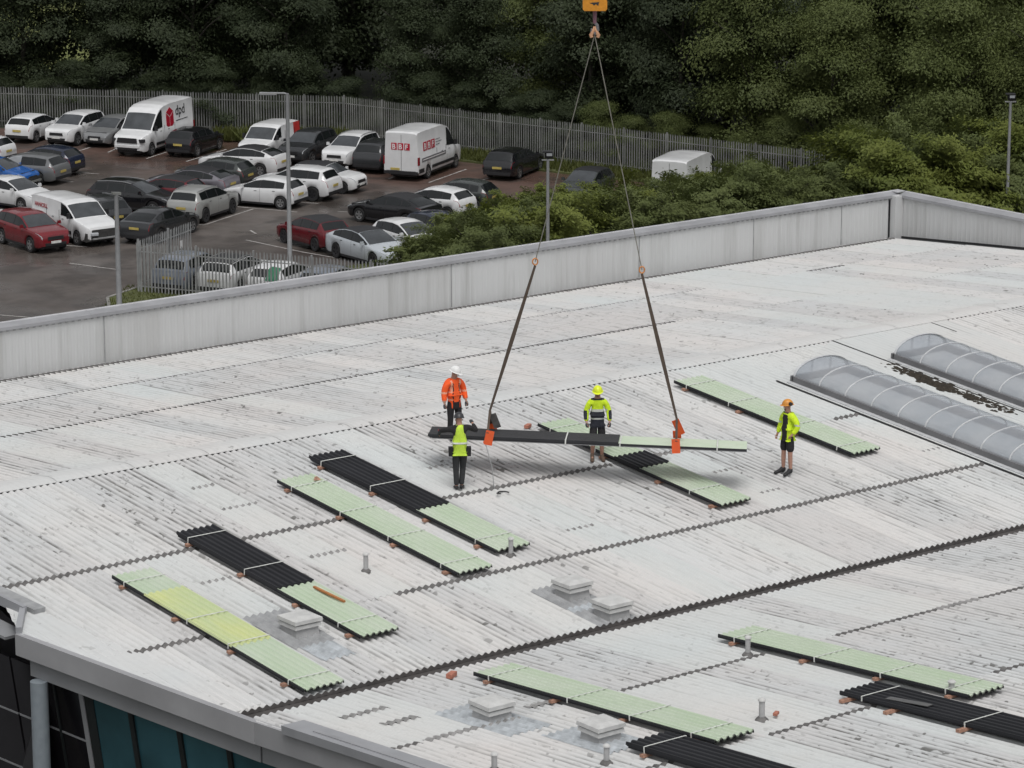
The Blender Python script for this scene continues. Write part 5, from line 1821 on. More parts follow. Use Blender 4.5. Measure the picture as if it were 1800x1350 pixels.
V('parked_car', 'car', 'ice blue coupe with dark glass roof nearest the hedge', 'fastback', 34.32, 57.46, -90, 'iceblue', roof=True, rims='d')
V('parked_car', 'car', 'black car between the hedge and the wet lane', 'fastback', 40.74, 64.46, 105, 'black', roof=True)
V('parked_car', 'car', 'white hatchback behind the black car by the hedge', 'hatch', 43.41, 64.88, 110, 'white')
V('parked_car', 'car', 'white car partly covered by hedge branches beside the ice blue coupe', 'hatch', 36.97, 58.04, -90, 'white', plates='none')
V('parked_car', 'car', 'dark grey hatchback farthest along the hedge behind the white hatchback', 'hatch', 45.53, 65.81, 118, 'greengrey')
V('parked_car', 'car', 'dark blue car almost hidden in the hedge', 'hatch', 39.3, 58.65, -90, 'navy')
V('parked_car', 'car', 'blue grey car inside the fenced compound at its left end', 'suv', 24.8, 57.5, 30, 'bluegrey', group='cars in the compound')
V('parked_car', 'car', 'white car with black roof second in the fenced compound', 'suv', 26.0, 55.75, 30, 'white', roof=True, rails=True, group='cars in the compound')
cg, TC = V('parked_car', 'car', 'white car with a green sheet over its rear inside the compound', 'hatch', 27.2, 53.9, 30, 'white', group='cars in the compound')
V('parked_car', 'car', 'grey blue car farthest right in the fenced compound', 'hatch', 28.35, 51.85, 30, 'bluegrey', group='cars in the compound')

# ---- damage, covers and lettering
M['engine'] = plain('exposed_engine', (.035, .034, .033), .7, var=.5, scale=14, obj=True)
L2 = TV.S['L'] / 2
m_ = MB()
m_.box((L2 - .12, 0, .60), (.30, 1.35, .42), 0, None, .92)
m_.box((L2 + .0, -.12, .56), (.12, .95, .30), 0, Matrix.Rotation(.08, 3, 'X'), .9)
m_.box((L2 - .2, 0, .34), (.30, 1.70, .12))
m_.box((L2 - .27, -.76, .47), (.40, .26, .40), 0, Matrix.Rotation(.15, 3, 'Y'), .8)
m_.box((L2 - .27, .76, .47), (.40, .26, .40), 0, None, .8)
new_obj('exposed_engine', m_.mesh('exposed_engine', M['engine']), vito)
new_obj('headlight', boxmesh('headlight', (.16, .36, .15), M['lamp_glass'], .03), vito, (L2 + .06, -.52, .62), (0, 0, -.25))
new_obj('bumper_bar', boxmesh('bumper_bar', (.10, 1.25, .07), M['galv'], .01), vito, (L2 + .08, .0, .40))
m_ = MB()
m_.box((TH.S['L'] / 2 - .02, .0, .46), (.10, 1.35, .26))
m_.box((TH.S['L'] / 2 + .02, .1, .36), (.10, 1.2, .10), 1)
new_obj('damaged_front', m_.mesh('damaged_front', [M['engine'], M['galv_old']]), blu)
kf = NT('clear_film')
kf.col((.55, .57, .60)); kf.rough(.25); kf.b.inputs['Alpha'].default_value = .5
f_me = TE.patch('window_film', 1.5, 2.75, lambda s, u: TE.pt(s, TE.side_pt(s, u)[0] + .02 + .02 * math.sin(s * 9 + u * 5), TE.side_pt(s, u)[1]), 9, (-.25, .1, .5, .9, 1.05), kf.m, .012)
new_obj('window_film', f_me, gest)
M['green_sheet'] = plain('green_plastic', (.02, .15, .075), .5, var=.3, obj=True)
gm = TC.patch('green_sheet', 3.45, 4.05, lambda s, u: TC.pt(s, *TC.top_pt(s, u)), 6, (-.95, -.82, -.45, -.2), M['green_sheet'], .03)
new_obj('green_sheet', gm, cg)
M['logo_red'] = plain('logo_red', (.42, .008, .030), .45, obj=True)
M['logo_white'] = plain('logo_white', (.72, .70, .70), .45, obj=True)
M['logo_black'] = plain('logo_black', (.03, .03, .032), .45, obj=True)
M['logo_grey'] = plain('logo_grey', (.16, .16, .17), .5, obj=True)
def lettering(text, size, mat, parent, origin, xdir, ydir, name='lettering', bold=.0, shear=0.0):
    cu = bpy.data.curves.new(name, 'FONT')
    cu.body = text
    cu.size = size
    cu.offset = bold
    cu.shear = shear
    cu.extrude = .003
    cu.align_x = 'LEFT'
    tmp = bpy.data.objects.new('t', cu)
    COL.objects.link(tmp)
    me = bpy.data.meshes.new_from_object(tmp.evaluated_get(bpy.context.evaluated_depsgraph_get()))
    bpy.data.objects.remove(tmp)
    bpy.data.curves.remove(cu)
    me.name = name
    me.materials.clear(); me.materials.append(mat)
    xd, yd = Vector(xdir).normalized(), Vector(ydir).normalized()
    zd = xd.cross(yd)
    o_ = new_obj(name, me, parent)
    o_.matrix_local = Matrix.Translation(Vector(origin)) @ Matrix((xd, yd, zd)).transposed().to_4x4()
    return o_
def flatpoly(name, pts, parent, origin, xdir, ydir, mat):
    me = bpy.data.meshes.new(name)
    n_ = len(pts)
    me.from_pydata([(x, y, 0) for x, y in pts] + [(x, y, -.012) for x, y in pts], [], [tuple(range(n_))] + [((i + 1) % n_, i, i + n_, (i + 1) % n_ + n_) for i in range(n_)])
    me.materials.append(mat)
    xd, yd = Vector(xdir).normalized(), Vector(ydir).normalized()
    o_ = new_obj(name, me, parent)
    o_.matrix_local = Matrix.Translation(Vector(origin)) @ Matrix((xd, yd, xd.cross(yd))).transposed().to_4x4()
    return o_
# the parcel van's left side faces the camera: text runs towards its tail
def wall_frame(T, sg, s, z0, z1):
    """y of the van side at two heights"""
    rg = T.ring(s)
    tab = sorted((z, y) for y, z in rg[2:6])
    return lerp_tab(tab, z0), lerp_tab(tab, z1)
y0, y1 = wall_frame(TB, 1, 4, 1.40, 2.4)
upv = (0, (y1 - y0) / 1.0, 1.0)
X2 = TB.S['L'] / 2
def left_at(s, z): return (X2 - s, y0 + (z - 1.40) * (y1 - y0) + .012, z)
cube = [[(0, 0), (.40, -.22), (.40, -.80), (.0, -.58)], [(.44, -.22), (.84, 0), (.84, -.58), (.44, -.80)], [(.02, .04), (.42, .26), (.82, .04), (.42, -.18)]]
for pl in cube:
    flatpoly('red_cube_face', [(x * 1.0, y * 1.12) for x, y in pl][::-1] if False else [(x, y * 1.12) for x, y in pl], dpd, left_at(2.72, 2.06), (-1, 0, 0), upv, M['logo_red'])
lettering('dpd', .74, M['logo_black'], dpd, left_at(3.78, 1.83), (-1, 0, 0), upv, bold=.006)
flatpoly('underline', [(0, 0), (1.35, .02), (1.35, .055), (0, .035)], dpd, left_at(3.82, 1.50), (-1, 0, 0), upv, M['logo_black'])
m_ = MB()
m_.box((X2 + .01, 0, .92), (.07, 1.25, .26), 0, None, .9)
m_.box((X2 - .10, -.86, .92), (.28, .22, .18), 0, Matrix.Rotation(.5, 3, 'Z'))
m_.box((X2 - .10, .86, .92), (.28, .22, .18), 0, Matrix.Rotation(-.5, 3, 'Z'))
new_obj('grille', m_.mesh('grille', M['black']), dpd)
new_obj('bumper', boxmesh('bumper', (.10, 1.5, .16), WHITE, .02), dpd, (X2 + .0, 0, .60))
# red quarter at the rear of the small van, left side
m_ = TS.patch('red_panel', 3.55, 4.38, lambda s, u: TS.pt(s, *((lambda rg: (lerp_tab(sorted((z, y) for y, z in rg[1:6]), .45 + u * 1.28), .45 + u * 1.28))(TS.ring(s)))), 5, (0, .2, .4, .6, .8, 1.0), M['logo_red'], .008)
pr = new_obj('red_panel', m_, svan)
pr.data.materials[0] = plain('van_red', (.50, .035, .03), .4, obj=True)
lettering('parcels', .16, M['logo_white'], svan, (TS.S['L'] / 2 - 3.62, wall_frame(TS, 1, 3.9, 1.3, 1.5)[0] + .014, 1.30), (-1, 0, 0), (0, 0, 1)) if False else None
# the high van: letters in red squares on the rear and on its right side
Xr = -TB.S['L'] / 2
for i, ch in enumerate('BBF'):
    o0 = (Xr - .014, .56 - i * .37, 1.62)
    flatpoly('red_square', [(0, 0), (.31, 0), (.31, .36), (0, .36)], bbf, o0, (0, -1, 0), (0, 0, 1), M['logo_red'])
    lettering(ch, .36, M['logo_white'], bbf, (o0[0] - .006, o0[1] - .04, o0[2] + .05), (0, -1, 0), (0, 0, 1), bold=.008)
def right_at(s, z): return (X2 - s, -(y0 + (z - 1.40) * (y1 - y0)) - .012, z)
upr = (0, -(y1 - y0) / 1.0, 1.0)
for i, ch in enumerate('BBF'):
    p = right_at(5.25 - i * .52, 1.52)
    flatpoly('red_square', [(0, 0), (.44, 0), (.44, .46), (0, .46)], bbf, p, (1, 0, 0), upr, M['logo_red'])
    lettering(ch, .46, M['logo_white'], bbf, (p[0] + .07, p[1] - .006, p[2] + .07), (1, 0, 0), upr, bold=.01)
for j, wd in enumerate((.55, .75, .5)):
    flatpoly('small_print', [(0, 0), (wd, 0), (wd, .03), (0, .03)], bbf, right_at(3.62, 1.90 - j * .14), (1, 0, 0), upr, M['logo_grey'])
flatpoly('grey_band', [(0, 0), (3.1, 0), (3.1, .20), (0, .20)], bbf, (X2 - 5.55, -TB.S['W'] / 2 - .010, .98), (1, 0, 0), (0, 0, 1), M['logo_grey'])
flatpoly('white_rule', [(0, 0), (2.9, 0), (2.9, .05), (0, .05)], bbf, (X2 - 5.45, -TB.S['W'] / 2 - .016, 1.055), (1, 0, 0), (0, 0, 1), M['logo_white'])
# smashed van: faded red name on its right side, small mark on the bonnet
yv0, yv1 = wall_frame(TV, 1, 4, 1.3, 1.8)
lettering('HANICELL', .26, plain('faded_red_letters', (.40, .09, .10), .5, obj=True), vito, (TV.S['L'] / 2 - 4.75, -yv0 - .010, 1.38), (1, 0, 0), (0, -(yv1 - yv0) / .5, 1), bold=.008)
# ================================================================== palisade fences
def pale_mesh(h, w=.07, mat=None):
    m__ = MB()
    prof = [(-w / 2, .0), (-w / 4, -.018), (0, -.004), (w / 4, -.018), (w / 2, .0)]
    n_ = len(prof)
    vs = [(x, y, .04) for x, y in prof] + [(x, y, h - .09) for x, y in prof]
    tip = [(-w / 4 - .004, -.016, h), (w / 4 + .004, -.016, h), (0, -.005, h - .05)]
    m__.add(vs, [(i, i + 1, n_ + i + 1, n_ + i) for i in range(n_ - 1)])
    m__.add([vs[n_], vs[n_ + 1], tip[0]], [(0, 1, 2)])
    m__.add([vs[n_ + 1], vs[n_ + 2], tip[0]], [(0, 1, 2)])
    m__.add([vs[n_ + 2], vs[n_ + 3], tip[1]], [(0, 1, 2)])
    m__.add([vs[n_ + 3], vs[n_ + 4], tip[1]], [(0, 1, 2)])
    return m__.mesh('pale', mat)
def palisade(label, a, b, h, mat, pitch=.152, seed=1, first=0.0):
    a, b = Vector(a), Vector(b)
    d_ = b - a
    L = d_.length
    u = d_.normalized()
    t = thing('palisade_fence', label, 'fence', a, math.atan2(u.y, u.x), 'palisade fences')
    pm_ = pale_mesh(h, .074 if pitch < .16 else .072, mat)
    pm3 = pale_mesh(h, .069 if pitch < .16 else .068, mat)
    rr_ = random.Random(seed)
    n_ = int(L / pitch) + 1
    for i in range(n_):
        new_obj('pale', pm_ if rr_.random() < .8 else pm3, t, (first + i * pitch, 0, rr_.uniform(-.02, .02)), (rr_.gauss(0, .003), rr_.gauss(0, .004), 0))
    pb = boxmesh('post', (.055, .10, h + .02), mat)
    k_ = 0
    while k_ * 2.75 < L:
        new_obj('post', pb, t, (k_ * 2.75 + .07, .075, (h + .02) / 2))
        k_ += 1
    for z in (.35, h - .42):
        new_obj('rail', MB().box((L / 2, .022, z), (L, .036, .045)).mesh('rail', mat), t)
    return t
palisade('long grey palisade fence behind the left half of the back row', FENCE_A, FENCE_B, 2.35, M['galv_old'], seed=2)
palisade('grey palisade fence bending away behind the high white van to the hedge', FENCE_B, FENCE_C, 2.35, M['galv_old'], seed=3)
K_ = Vector((22.1, 57.55, 0))
palisade('light palisade fence along the front of the small car compound', K_, K_ + Vector((.5, -.866, 0)) * 12.5, 2.3, M['galv'], .165, 5)
palisade('short light palisade side of the compound with a white notice', K_ + Vector((.3, .35, 0)), K_ + Vector((.3, .35, 0)) + Vector((.866, .5, 0)) * 4.9, 2.3, M['galv'], .165, 6)
p_ = K_ + Vector((.3, .35, 0)) + Vector((.866, .5, 0)) * 3.7
o = thing('notice', 'small white notice fixed to the compound side fence', 'notice', (p_.x + .05, p_.y - .08, 1.45), R(30), None, boxmesh('notice', (.22, .012, .34), M['white']))

# ================================================================== lamp posts
M['lamp_pole'] = plain('lamp_post_steel', (.24, .245, .25), .5, metal=.2, var=.1)
def lamp_post(label, x, y, h, head, r0=.085):
    t = thing('lamp_post', label, 'lamp post', (x, y, 0), 0, 'car park lamp posts')
    if head == 'arm':
        m__ = MB().tube([(0, 0, 0), (0, 0, 1.3), (0, 0, 1.35), (0, 0, h)], [r0 * 1.3, r0 * 1.3, r0, r0 * .72], 12)
    else:
        m__ = MB().tube([(0, 0, 0), (0, 0, 1.2), (0, 0, 1.25), (0, 0, h)], [r0 * 1.25, r0 * 1.25, r0, r0 * .75], 12)
    new_obj('pole', m__.mesh('pole', M['lamp_pole'], 40), t)
    if head == 'arm':
        ad = -_r
        m__ = MB().tube([(0, 0, h - .05), Vector((0, 0, h)) + ad * .12, Vector((0, 0, h + .0)) + ad * .55], .045, 8)
        new_obj('arm', m__.mesh('arm', M['lamp_pole'], 50), t)
        m__ = MB().bar(Vector((0, 0, h - .01)) + ad * .45, Vector((0, 0, h + .0)) + ad * 1.20, .30, .075)
        new_obj('lamp_head', m__.mesh('lamp_head', M['galv']), t)
        m__ = MB().bar(Vector((0, 0, h - .055)) + ad * .52, Vector((0, 0, h - .05)) + ad * 1.15, .24, .02)
        new_obj('lens', m__.mesh('lens', M['lamp_glass']), t)
    elif head == 'flood':
        new_obj('cross_bar', MB().bar(Vector((0, 0, h)) - _r * .26, Vector((0, 0, h)) + _r * .26, .06, .05).mesh('cross_bar', M['galv']), t)
        m__ = MB()
        m__.box(Vector((0, 0, h + .20)) + _r * .04, (.36, .16, .24), 0, Matrix.Rotation(AZ - math.pi / 2, 3, 'Z') @ Matrix.Rotation(.5, 3, 'X'))
        m__.box(Vector((0, 0, h + .36)) - _r * .02, (.44, .3, .06), 0, Matrix.Rotation(AZ - math.pi / 2, 3, 'Z'))
        new_obj('lamp_head', m__.mesh('lamp_head', M['black']), t)
        m__ = MB().box(Vector((0, 0, h + .22)) + _r * .06 - FWD * .12, (.24, .015, .13), 0, Matrix.Rotation(AZ - math.pi / 2, 3, 'Z') @ Matrix.Rotation(.2, 3, 'X'))
        new_obj('lens', m__.mesh('lens', M['lamp_glass']), t)
        new_obj('bracket', MB().bar((0, 0, h), (0, 0, h + .12), .05).mesh('bracket', M['black']), t)
    else:
        m__ = MB().bar(Vector((0, 0, h)) - FWD * .1 - _r * .16, Vector((0, 0, h)) + FWD * .1 + _r * .16, .16, .10)
        new_obj('lamp_head', m__.mesh('lamp_head', M['galv_old']), t)
lamp_post('grey lamp post with a small square head, nearest the compound corner', 17.14, 50.85, 5.9, 'cap', .115)
lamp_post('tall lamp post with a flat arm-mounted head in front of the compound fence', 28.20, 54.84, 8.53, 'arm', .105)
lamp_post('lamp post with a black floodlight rising out of the middle of the hedge', 35.88, 46.36, 5.95, 'flood', .085)
lamp_post('lamp post with a black floodlight at the right before tall bushes', 61.0, 43.31, 6.54, 'flood', .085)

# kerb round the grass corner
kb = MB()
pts = [(17.5, 52.0), (20.4, 57.3), (23.0, 58.6)]
for a, b in zip(pts[:-1], pts[1:]):
    kb.bar((*a, .06), (*b, .06), .14, .13)
structure('kerb', kb.mesh('kerb', M['kerb']))
# ================================================================== trees, hedge, grass
def leaf_mesh(name, centres, normals_out, n_per, spread, size, mat, seed, flat=.55, elong=1.5):
    """leaf-sized bent faces scattered round clump centres"""
    rs = np.random.RandomState(seed)
    C = np.repeat(np.asarray(centres), n_per, axis=0)
    O = np.repeat(np.asarray(normals_out), n_per, axis=0)
    N = len(C)
    off = rs.normal(size=(N, 3)) * spread * np.array([1, 1, flat])
    P = C + off
    nrm = O * 1.1 + rs.normal(size=(N, 3)) * .30 + np.array([0, 0, .55])
    nrm /= np.linalg.norm(nrm, axis=1)[:, None] + 1e-9
    t = rs.normal(size=(N, 3)) + O * .6 + np.array([0, 0, -.15])
    t -= nrm * (t * nrm).sum(1)[:, None]
    t /= np.linalg.norm(t, axis=1)[:, None] + 1e-9
    b = np.cross(nrm, t)
    s = size * rs.uniform(.55, 1.25, size=(N, 1))
    a1 = P - t * s * elong * .5
    a2 = P + t * s * elong * .5 - nrm * s * .18
    w1 = P + b * s * .42 - nrm * s * .10
    w2 = P - b * s * .42 - nrm * s * .10
    vs = np.stack([a1, w1, a2, w2], axis=1).reshape(-1, 3)
    me = bpy.data.meshes.new(name)
    me.vertices.add(4 * N)
    me.vertices.foreach_set('co', vs.astype(np.float32).ravel())
    me.loops.add(4 * N)
    me.loops.foreach_set('vertex_index', np.arange(4 * N, dtype=np.int32))
    me.polygons.add(N)
    me.polygons.foreach_set('loop_start', np.arange(0, 4 * N, 4, dtype=np.int32))
    me.materials.append(mat)
    me.update(calc_edges=True)
    return me

def crown(name, seed, h, rad, mat, n_clump=150, n_per=60, leaf=.27, z0=.18, droop=0.0, spread=.42):
    """clumps set on the shells of several limbs' worth of sub-crowns"""
    rs = np.random.RandomState(seed)
    subs = []
    n_sub = 11
    for i in range(n_sub):
        a = 2.4 * i + rs.uniform(-.4, .4)
        zf = z0 + (.93 - z0) * (i + .5) / n_sub
        rr_ = rad * (1.0 - .75 * max(0, (zf - .45) / .55) ** 1.6) * (.55 + .45 * min(1, zf / .35))
        off = rr_ * rs.uniform(.30, .62)
        subs.append((np.array([off * math.cos(a), off * math.sin(a), zf * h]), rr_ * rs.uniform(.44, .62)))
    subs.append((np.array([0, 0, h * .86]), rad * .42))
    cs, os_ = [], []
    for i in range(n_clump):
        c, r = subs[i % len(subs)]
        v = rs.normal(size=3)
        v /= np.linalg.norm(v)
        if v[2] < -.3:
            v[2] *= -.6
        k_ = rs.uniform(.55, 1.08)
        p = c + v * r * k_ * np.array([1, 1, .78])
        p[2] -= droop * np.hypot(p[0], p[1]) * .25
        cs.append(p); os_.append(v)
    return leaf_mesh(name, cs, os_, n_per, spread, leaf, mat, seed + 50)

def trunk(name, seed, h, r0, mat, limbs=7, rad=3.0):
    rs = random.Random(seed)
    m__ = MB()
    bend = [(rs.uniform(-.25, .25), rs.uniform(-.25, .25)) for _ in range(5)]
    pts = [Vector((0, 0, -.1))]
    for i in range(1, 6):
        pts.append(Vector((bend[i - 1][0] * i * .3, bend[i - 1][1] * i * .3, h * .17 * i)))
    m__.tube(pts, [r0 * (1.15 - .18 * i) for i in range(6)], 8)
    for i in range(limbs):
        k_ = rs.randint(1, 4)
        p0 = pts[k_].lerp(pts[k_ + 1], rs.random())
        a = i * 2.4 + rs.uniform(-.3, .3)
        ln = rad * rs.uniform(.5, .8)
        p1 = p0 + Vector((math.cos(a) * ln * .5, math.sin(a) * ln * .5, ln * .45))
        p2 = p1 + Vector((math.cos(a) * ln * .5, math.sin(a) * ln * .5, ln * .3))
        m__.tube([p0, p1, p2], [r0 * .42, r0 * .28, r0 * .1], 6)
    return m__.mesh(name, mat, 60)

CROWNS = {}
def get_crown(kind, k_):
    key = (kind, k_)
    if key not in CROWNS:
        if kind == 'dark':
            CROWNS[key] = (crown('crown', 10 + k_, 13.5, 4.1, M['leaf_dark'], 310, 150, .145, .10, spread=.54), trunk('trunk', k_, 13.5, .20, M['bark'], 8, 4.0))
        elif kind == 'mid':
            CROWNS[key] = (crown('crown', 30 + k_, 12.5, 3.9, M['leaf_mid'], 320, 165, .122, .08, spread=.58), trunk('trunk', 5 + k_, 12.5, .18, M['bark'], 8, 3.6))
        else:
            CROWNS[key] = (crown('crown', 50 + k_, 12.5, 3.6, M['leaf_mid'], 320, 165, .118, .06, droop=.8, spread=.60), trunk('trunk', 9 + k_, 12.5, .16, M['bark'], 9, 3.4))
    return CROWNS[key]
def tree(label, x, y, kind, k_, s, rot, sz=1.0):
    cm_, tm_ = get_crown(kind, k_)
    t = thing('tree', label, 'tree', (x, y, -.02), rot, 'trees of the wood behind the fence')
    t.scale = (s, s, s * sz)
    new_obj('trunk', tm_, t)
    new_obj('crown', cm_, t)
    return t
# positions: rows parallel to the fence, getting taller with distance
ORD = ['first', 'second', 'third', 'fourth', 'fifth', 'sixth', 'seventh', 'eighth', 'ninth', 'tenth', 'eleventh', 'twelfth', 'thirteenth', 'fourteenth', 'fifteenth', 'sixteenth', 'seventeenth', 'eighteenth', 'nineteenth', 'twentieth', 'twenty-first', 'twenty-second']
def nth(i):
    i += 1
    if i <= 20:
        return ORD[i - 1]
    tens = ['', '', 'twent', 'thirt', 'fort', 'fift', 'sixt', 'sevent', 'eight']
    return tens[i // 10] + ('y-' + ORD[i % 10 - 1] if i % 10 else 'ieth')
rt_ = random.Random(21)
fa = [FENCE_A - (FENCE_B - FENCE_A) * .28, FENCE_B, FENCE_C + (FENCE_C - FENCE_B) * .9]
def fence_at(u):
    """u in metres along the fence from its left end"""
    L1 = (fa[1] - fa[0]).length
    if u < L1:
        d_ = (fa[1] - fa[0]).normalized()
        return fa[0] + d_ * u, Vector((-d_.y, d_.x, 0))
    d_ = (fa[2] - fa[1]).normalized()
    return fa[1] + d_ * (u - L1), Vector((-d_.y, d_.x, 0))
Ltot = (fa[1] - fa[0]).length + (fa[2] - fa[1]).length
KN = {'dark': 'dense dark green', 'mid': 'bushy mid-green', 'droop': 'drooping light-boughed'}
def wood_row(row, dist, step, smin, smax, word):
    items = []
    u = rt_.uniform(0, step)
    while u < Ltot:
        p, nrm = fence_at(u)
        if (p - CAM).dot(nrm) < 0:
            nrm = -nrm
        q = p + nrm * (dist + rt_.uniform(-1.2, 1.2))
        fr = u / Ltot
        pv = q - CAM
        sx = pv.dot(_r) / pv.dot(FWD) * 5738 + 900
        if not (row >= 2 and sx < 200 or row == 1 and 70 < sx < 125):                  # the wood is thin here: a pale field shows through
            items.append((u, q, fr))
        u += step * rt_.uniform(.85, 1.15)
    vis = []
    for u, q, fr in items:
        if not any(in_view((q.x, q.y, z), .12) for z in (1, 5, 9)):
            if not any(in_view((q.x, q.y, z), .35) for z in (1, 5)):
                continue
        vis.append((q, fr))
    vis.sort(key=lambda e: (e[0] - CAM).dot(_r) / (e[0] - CAM).dot(FWD))
    for i, (q, fr) in enumerate(vis):
        r_ = rt_.random()
        if fr < .50:
            kind = 'dark' if r_ < .85 else 'mid'
        elif fr < .66:
            kind = 'dark' if r_ < .30 else 'mid'
        else:
            kind = 'mid' if r_ < .50 else ('droop' if r_ < .92 else 'dark')
        tree(f'{KN[kind]} tree in the {word} row of the wood, {nth(i)} from the left', q.x, q.y, kind, rt_.randint(0, 2), rt_.uniform(smin, smax), rt_.uniform(0, 6.28), rt_.uniform(.95, 1.15))
wood_row(0, 4.2, 5.6, .55, .90, 'front')
rt_ = random.Random(5)
us = 1.0
und = []
while us < Ltot:
    p, nrm = fence_at(us)
    if (p - CAM).dot(nrm) < 0:
        nrm = -nrm
    und.append(p + nrm * rt_.uniform(1.4, 2.6))
    us += rt_.uniform(1.9, 2.7)
und = [q for q in und if in_view((q.x, q.y, 1.5), .05)]
und.sort(key=lambda e: (e - CAM).dot(_r) / (e - CAM).dot(FWD))
for i, q in enumerate(und):
    cm_, tm_ = get_crown('dark' if i < len(und) * .55 else 'mid', i % 3)
    t = thing('undergrowth_bush', f'dark undergrowth bush close behind the long fence, {nth(i)} from the left', 'bush', (q.x, q.y, -.9), rt_.uniform(0, 6.28), 'undergrowth behind the fence')
    s_ = rt_.uniform(.26, .36)
    t.scale = (s_ * 1.25, s_ * 1.25, s_)
    new_obj('foliage', cm_, t)
rt_ = random.Random(21)
wood_row(1, 9.5, 6.4, .85, 1.22, 'second')
wood_row(2, 16.0, 6.0, 1.2, 1.45, 'third')
wood_row(3, 25.0, 7.5, 1.5, 1.8, 'farthest')

# hedge bushes between the building and the car park
def spray_bush(name, seed, h, rad, n_spray, mat, leaf=.085, n_leaf=34):
    rs = np.random.RandomState(seed)
    cs, os_ = [], []
    m__ = MB()
    for i in range(n_spray):
        a = rs.uniform(0, 2 * math.pi)
        up = rs.uniform(.25, 1.0)
        ln = rs.uniform(.7, 1.15)
        p0 = np.array([rs.normal() * rad * .22, rs.normal() * rad * .22, h * rs.uniform(.05, .45)])
        d0 = np.array([math.cos(a) * (1.15 - .6 * up), math.sin(a) * (1.15 - .6 * up), up])
        for t in np.linspace(.15, 1, 8):
            p = p0 + d0 * np.array([rad, rad, h * .72]) * ln * t * .85 - np.array([0, 0, 1]) * (t ** 2.2) * .30 * h * (1 - .4 * up)
            if p[2] < .1:
                continue
            cs.append(p); os_.append(np.array([d0[0], d0[1], .5]) / 1.2)
        if i % 5 == 0:
            q = [p0 + (cs[-1] - p0) * f for f in (0, .5, .95)]
            m__.tube([tuple(x) for x in q], [.028, .02, .008], 5)
    me = leaf_mesh(name, cs, os_, n_leaf, .12, leaf, mat, seed + 7, flat=.5, elong=2.0)
    return me, m__.mesh('stems', M['bark'], 60)
BUSH = [spray_bush('foliage', 80 + i, 2.6, 1.75, 95, M['leaf_light' if i % 3 else 'leaf_mid']) for i in range(4)]
BUSH_TALL = [spray_bush('foliage', 90 + i, 2.6, 1.75, 120, M['leaf_light' if i % 2 else 'leaf_mid'], .052, 62) for i in range(3)]
HB = []
rb_ = random.Random(8)
def bush_row(y0, x0, x1, step, s0, s1, zs=1.0):
    x = x0
    while x < x1:
        f_ = (x - x0) / (x1 - x0)
        HB.append((x + rb_.uniform(-.3, .3), y0 + rb_.uniform(-.5, .5), (s0 + (s1 - s0) * f_) * rb_.uniform(.88, 1.12), zs * rb_.uniform(.9, 1.1)))
        x += step * rb_.uniform(.85, 1.15)
bush_row(56.9, 41.2, 60, 2.0, .92, 1.05)
bush_row(54.4, 37.6, 60, 2.1, 1.0, 1.40)
bush_row(51.6, 34.6, 60, 2.2, 1.0, 1.55)
bush_row(48.4, 32.8, 58, 2.4, 1.0, 1.65)
for x, y, s, z in ((32.2, 50.0, .62, .9), (35.6, 54.6, .50, 1.), (38.6, 56.4, .60, 1.), (57.2, 47.8, 1.5, 1.1), (59.5, 50.5, 1.55, 1.15), (62.0, 52.0, 1.65, 1.2), (61.8, 48.2, 1.75, 1.1), (64.4, 50.2, 1.75, 1.2), (66.5, 53.0, 1.7, 1.2), (66.3, 48.2, 1.85, 1.15), (68.8, 50.6, 1.8, 1.2),
                   (63.6, 45.6, 1.6, 1.0), (66.4, 45.0, 1.7, 1.05), (69.0, 46.4, 1.8, 1.15), (71.3, 48.6, 1.8, 1.2), (71.5, 52.5, 1.8, 1.2), (59.4, 46.6, 1.35, 1.0), (64.6, 54.8, 1.6, 1.2), (69.0, 55.0, 1.7, 1.2), (68.6, 43.6, 1.7, 1.0)):
    HB.append((x, y, s, z))
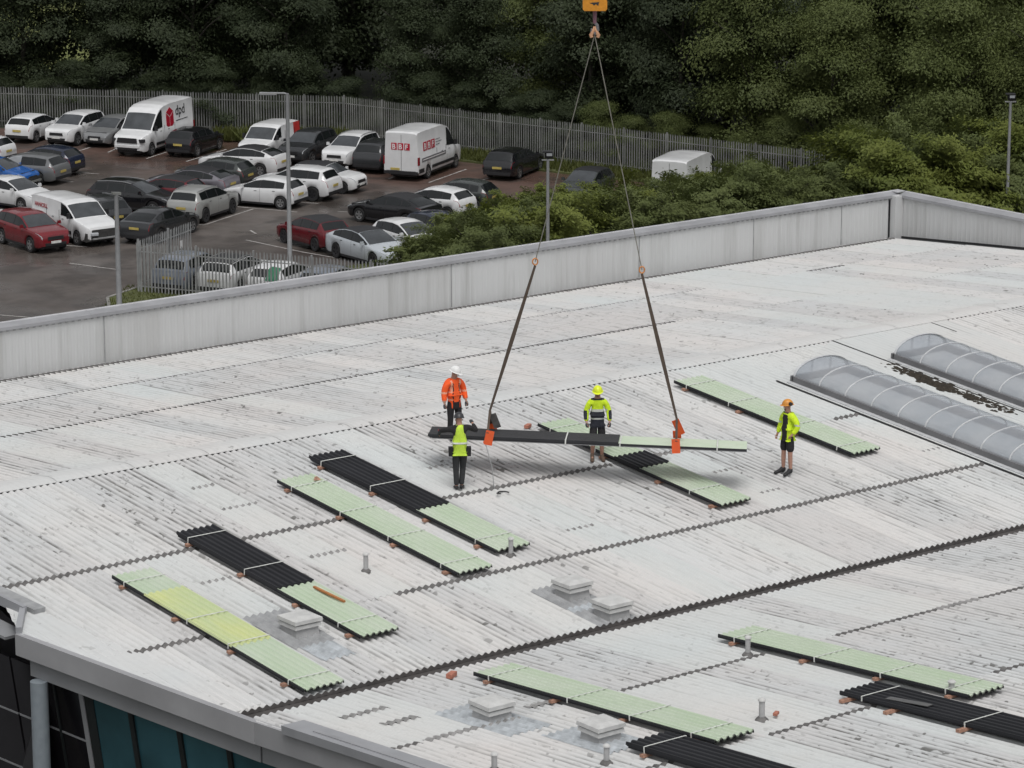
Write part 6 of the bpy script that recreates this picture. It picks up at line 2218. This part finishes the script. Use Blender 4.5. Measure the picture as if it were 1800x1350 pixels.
# heights along the hedge follow its outline: low at the left, rising to the right
TOPS = [(640, 470), (700, 442), (740, 412), (800, 360), (900, 328), (1000, 325), (1100, 312), (1200, 303), (1300, 288), (1400, 286), (1480, 274), (1530, 240), (1560, 226), (1650, 214), (1700, 204), (1800, 198), (1950, 190)]
HB2 = []
for x, y, s, z in HB:
    v = Vector((x, y, 0)) - CAM
    sx = v.dot(_r) / v.dot(FWD) * 5738 + 900
    ty = lerp_tab(TOPS, sx)
    lo, hi = 0.0, 9.0
    for _ in range(30):
        m_h = (lo + hi) / 2
        w_ = Vector((x, y, m_h)) - CAM
        if 675 - w_.dot(_u) / w_.dot(FWD) * 5738 > ty:
            lo = m_h
        else:
            hi = m_h
    s2 = min(2.4, lo / (2.5 if sx < 950 else 2.38) * rb_.uniform(.90, 1.06))
    if s2 > .22:
        HB2.append((x, y, s2, z))
HB = HB2
HB.sort(key=lambda e: (Vector((e[0], e[1], 1)) - CAM).dot(_r) / (Vector((e[0], e[1], 1)) - CAM).dot(FWD))
for i, (x, y, s, z) in enumerate(HB):
    fm_, sm_ = BUSH[i % 4] if s < 1.25 else BUSH_TALL[i % 3]
    t = thing('hedge_bush', f'{"tall" if s > 1.3 else "low"} green arching bush of the hedge behind the parapet, {nth(i)} from the left', 'bush', (x, y, .05), rb_.uniform(0, 6.28), 'hedge bushes')
    t.scale = (s, s, s * z)
    new_obj('foliage', fm_, t)
    new_obj('stems', sm_, t)

# scrub in front of the far fence and rough grass on the verges
def tufts(name, region, n_, hmin, hmax, mat, seed):
    rs = np.random.RandomState(seed)
    P = []
    (ax, ay), (bx, by), w = region
    for i in range(n_):
        t = rs.rand()
        u = rs.uniform(-1, 1) * w
        d_ = np.array([bx - ax, by - ay]); L_ = np.hypot(*d_); d_ /= L_
        P.append((ax + (bx - ax) * t - d_[1] * u, ay + (by - ay) * t + d_[0] * u))
    m__ = MB()
    for x, y in P:
        a = rs.uniform(0, 6.28); h = rs.uniform(hmin, hmax); w_ = h * .16
        dx, dy = math.cos(a) * w_, math.sin(a) * w_
        lx_, ly_ = rs.normal() * h * .35, rs.normal() * h * .35
        m__.add([(x - dx, y - dy, .09), (x + dx, y + dy, .09), (x + lx_, y + ly_, .09 + h)], [(0, 1, 2)])
    o_ = new_obj(name, m__.mesh(name, mat), None)
    o_['kind'] = 'stuff'
M['grass'] = leaf_material('grass_blades', (.065, .080, .020), (.095, .105, .03))
tufts('grass', ((18.2, 52.5), (23.5, 57.8), 1.6), 2600, .05, .16, M['grass'], 3)
tufts('grass', ((24, 55.2), (36, 54.6), 1.8), 3000, .05, .16, M['grass'], 5)
tufts('scrub', ((47.6, 91.3), (53.2, 86.0), 1.0), 2600, .15, .75, M['grass'], 6)
tufts('scrub', ((54.6, 79.0), (60.6, 60.2), 1.3), 5200, .10, .42, M['grass'], 7)
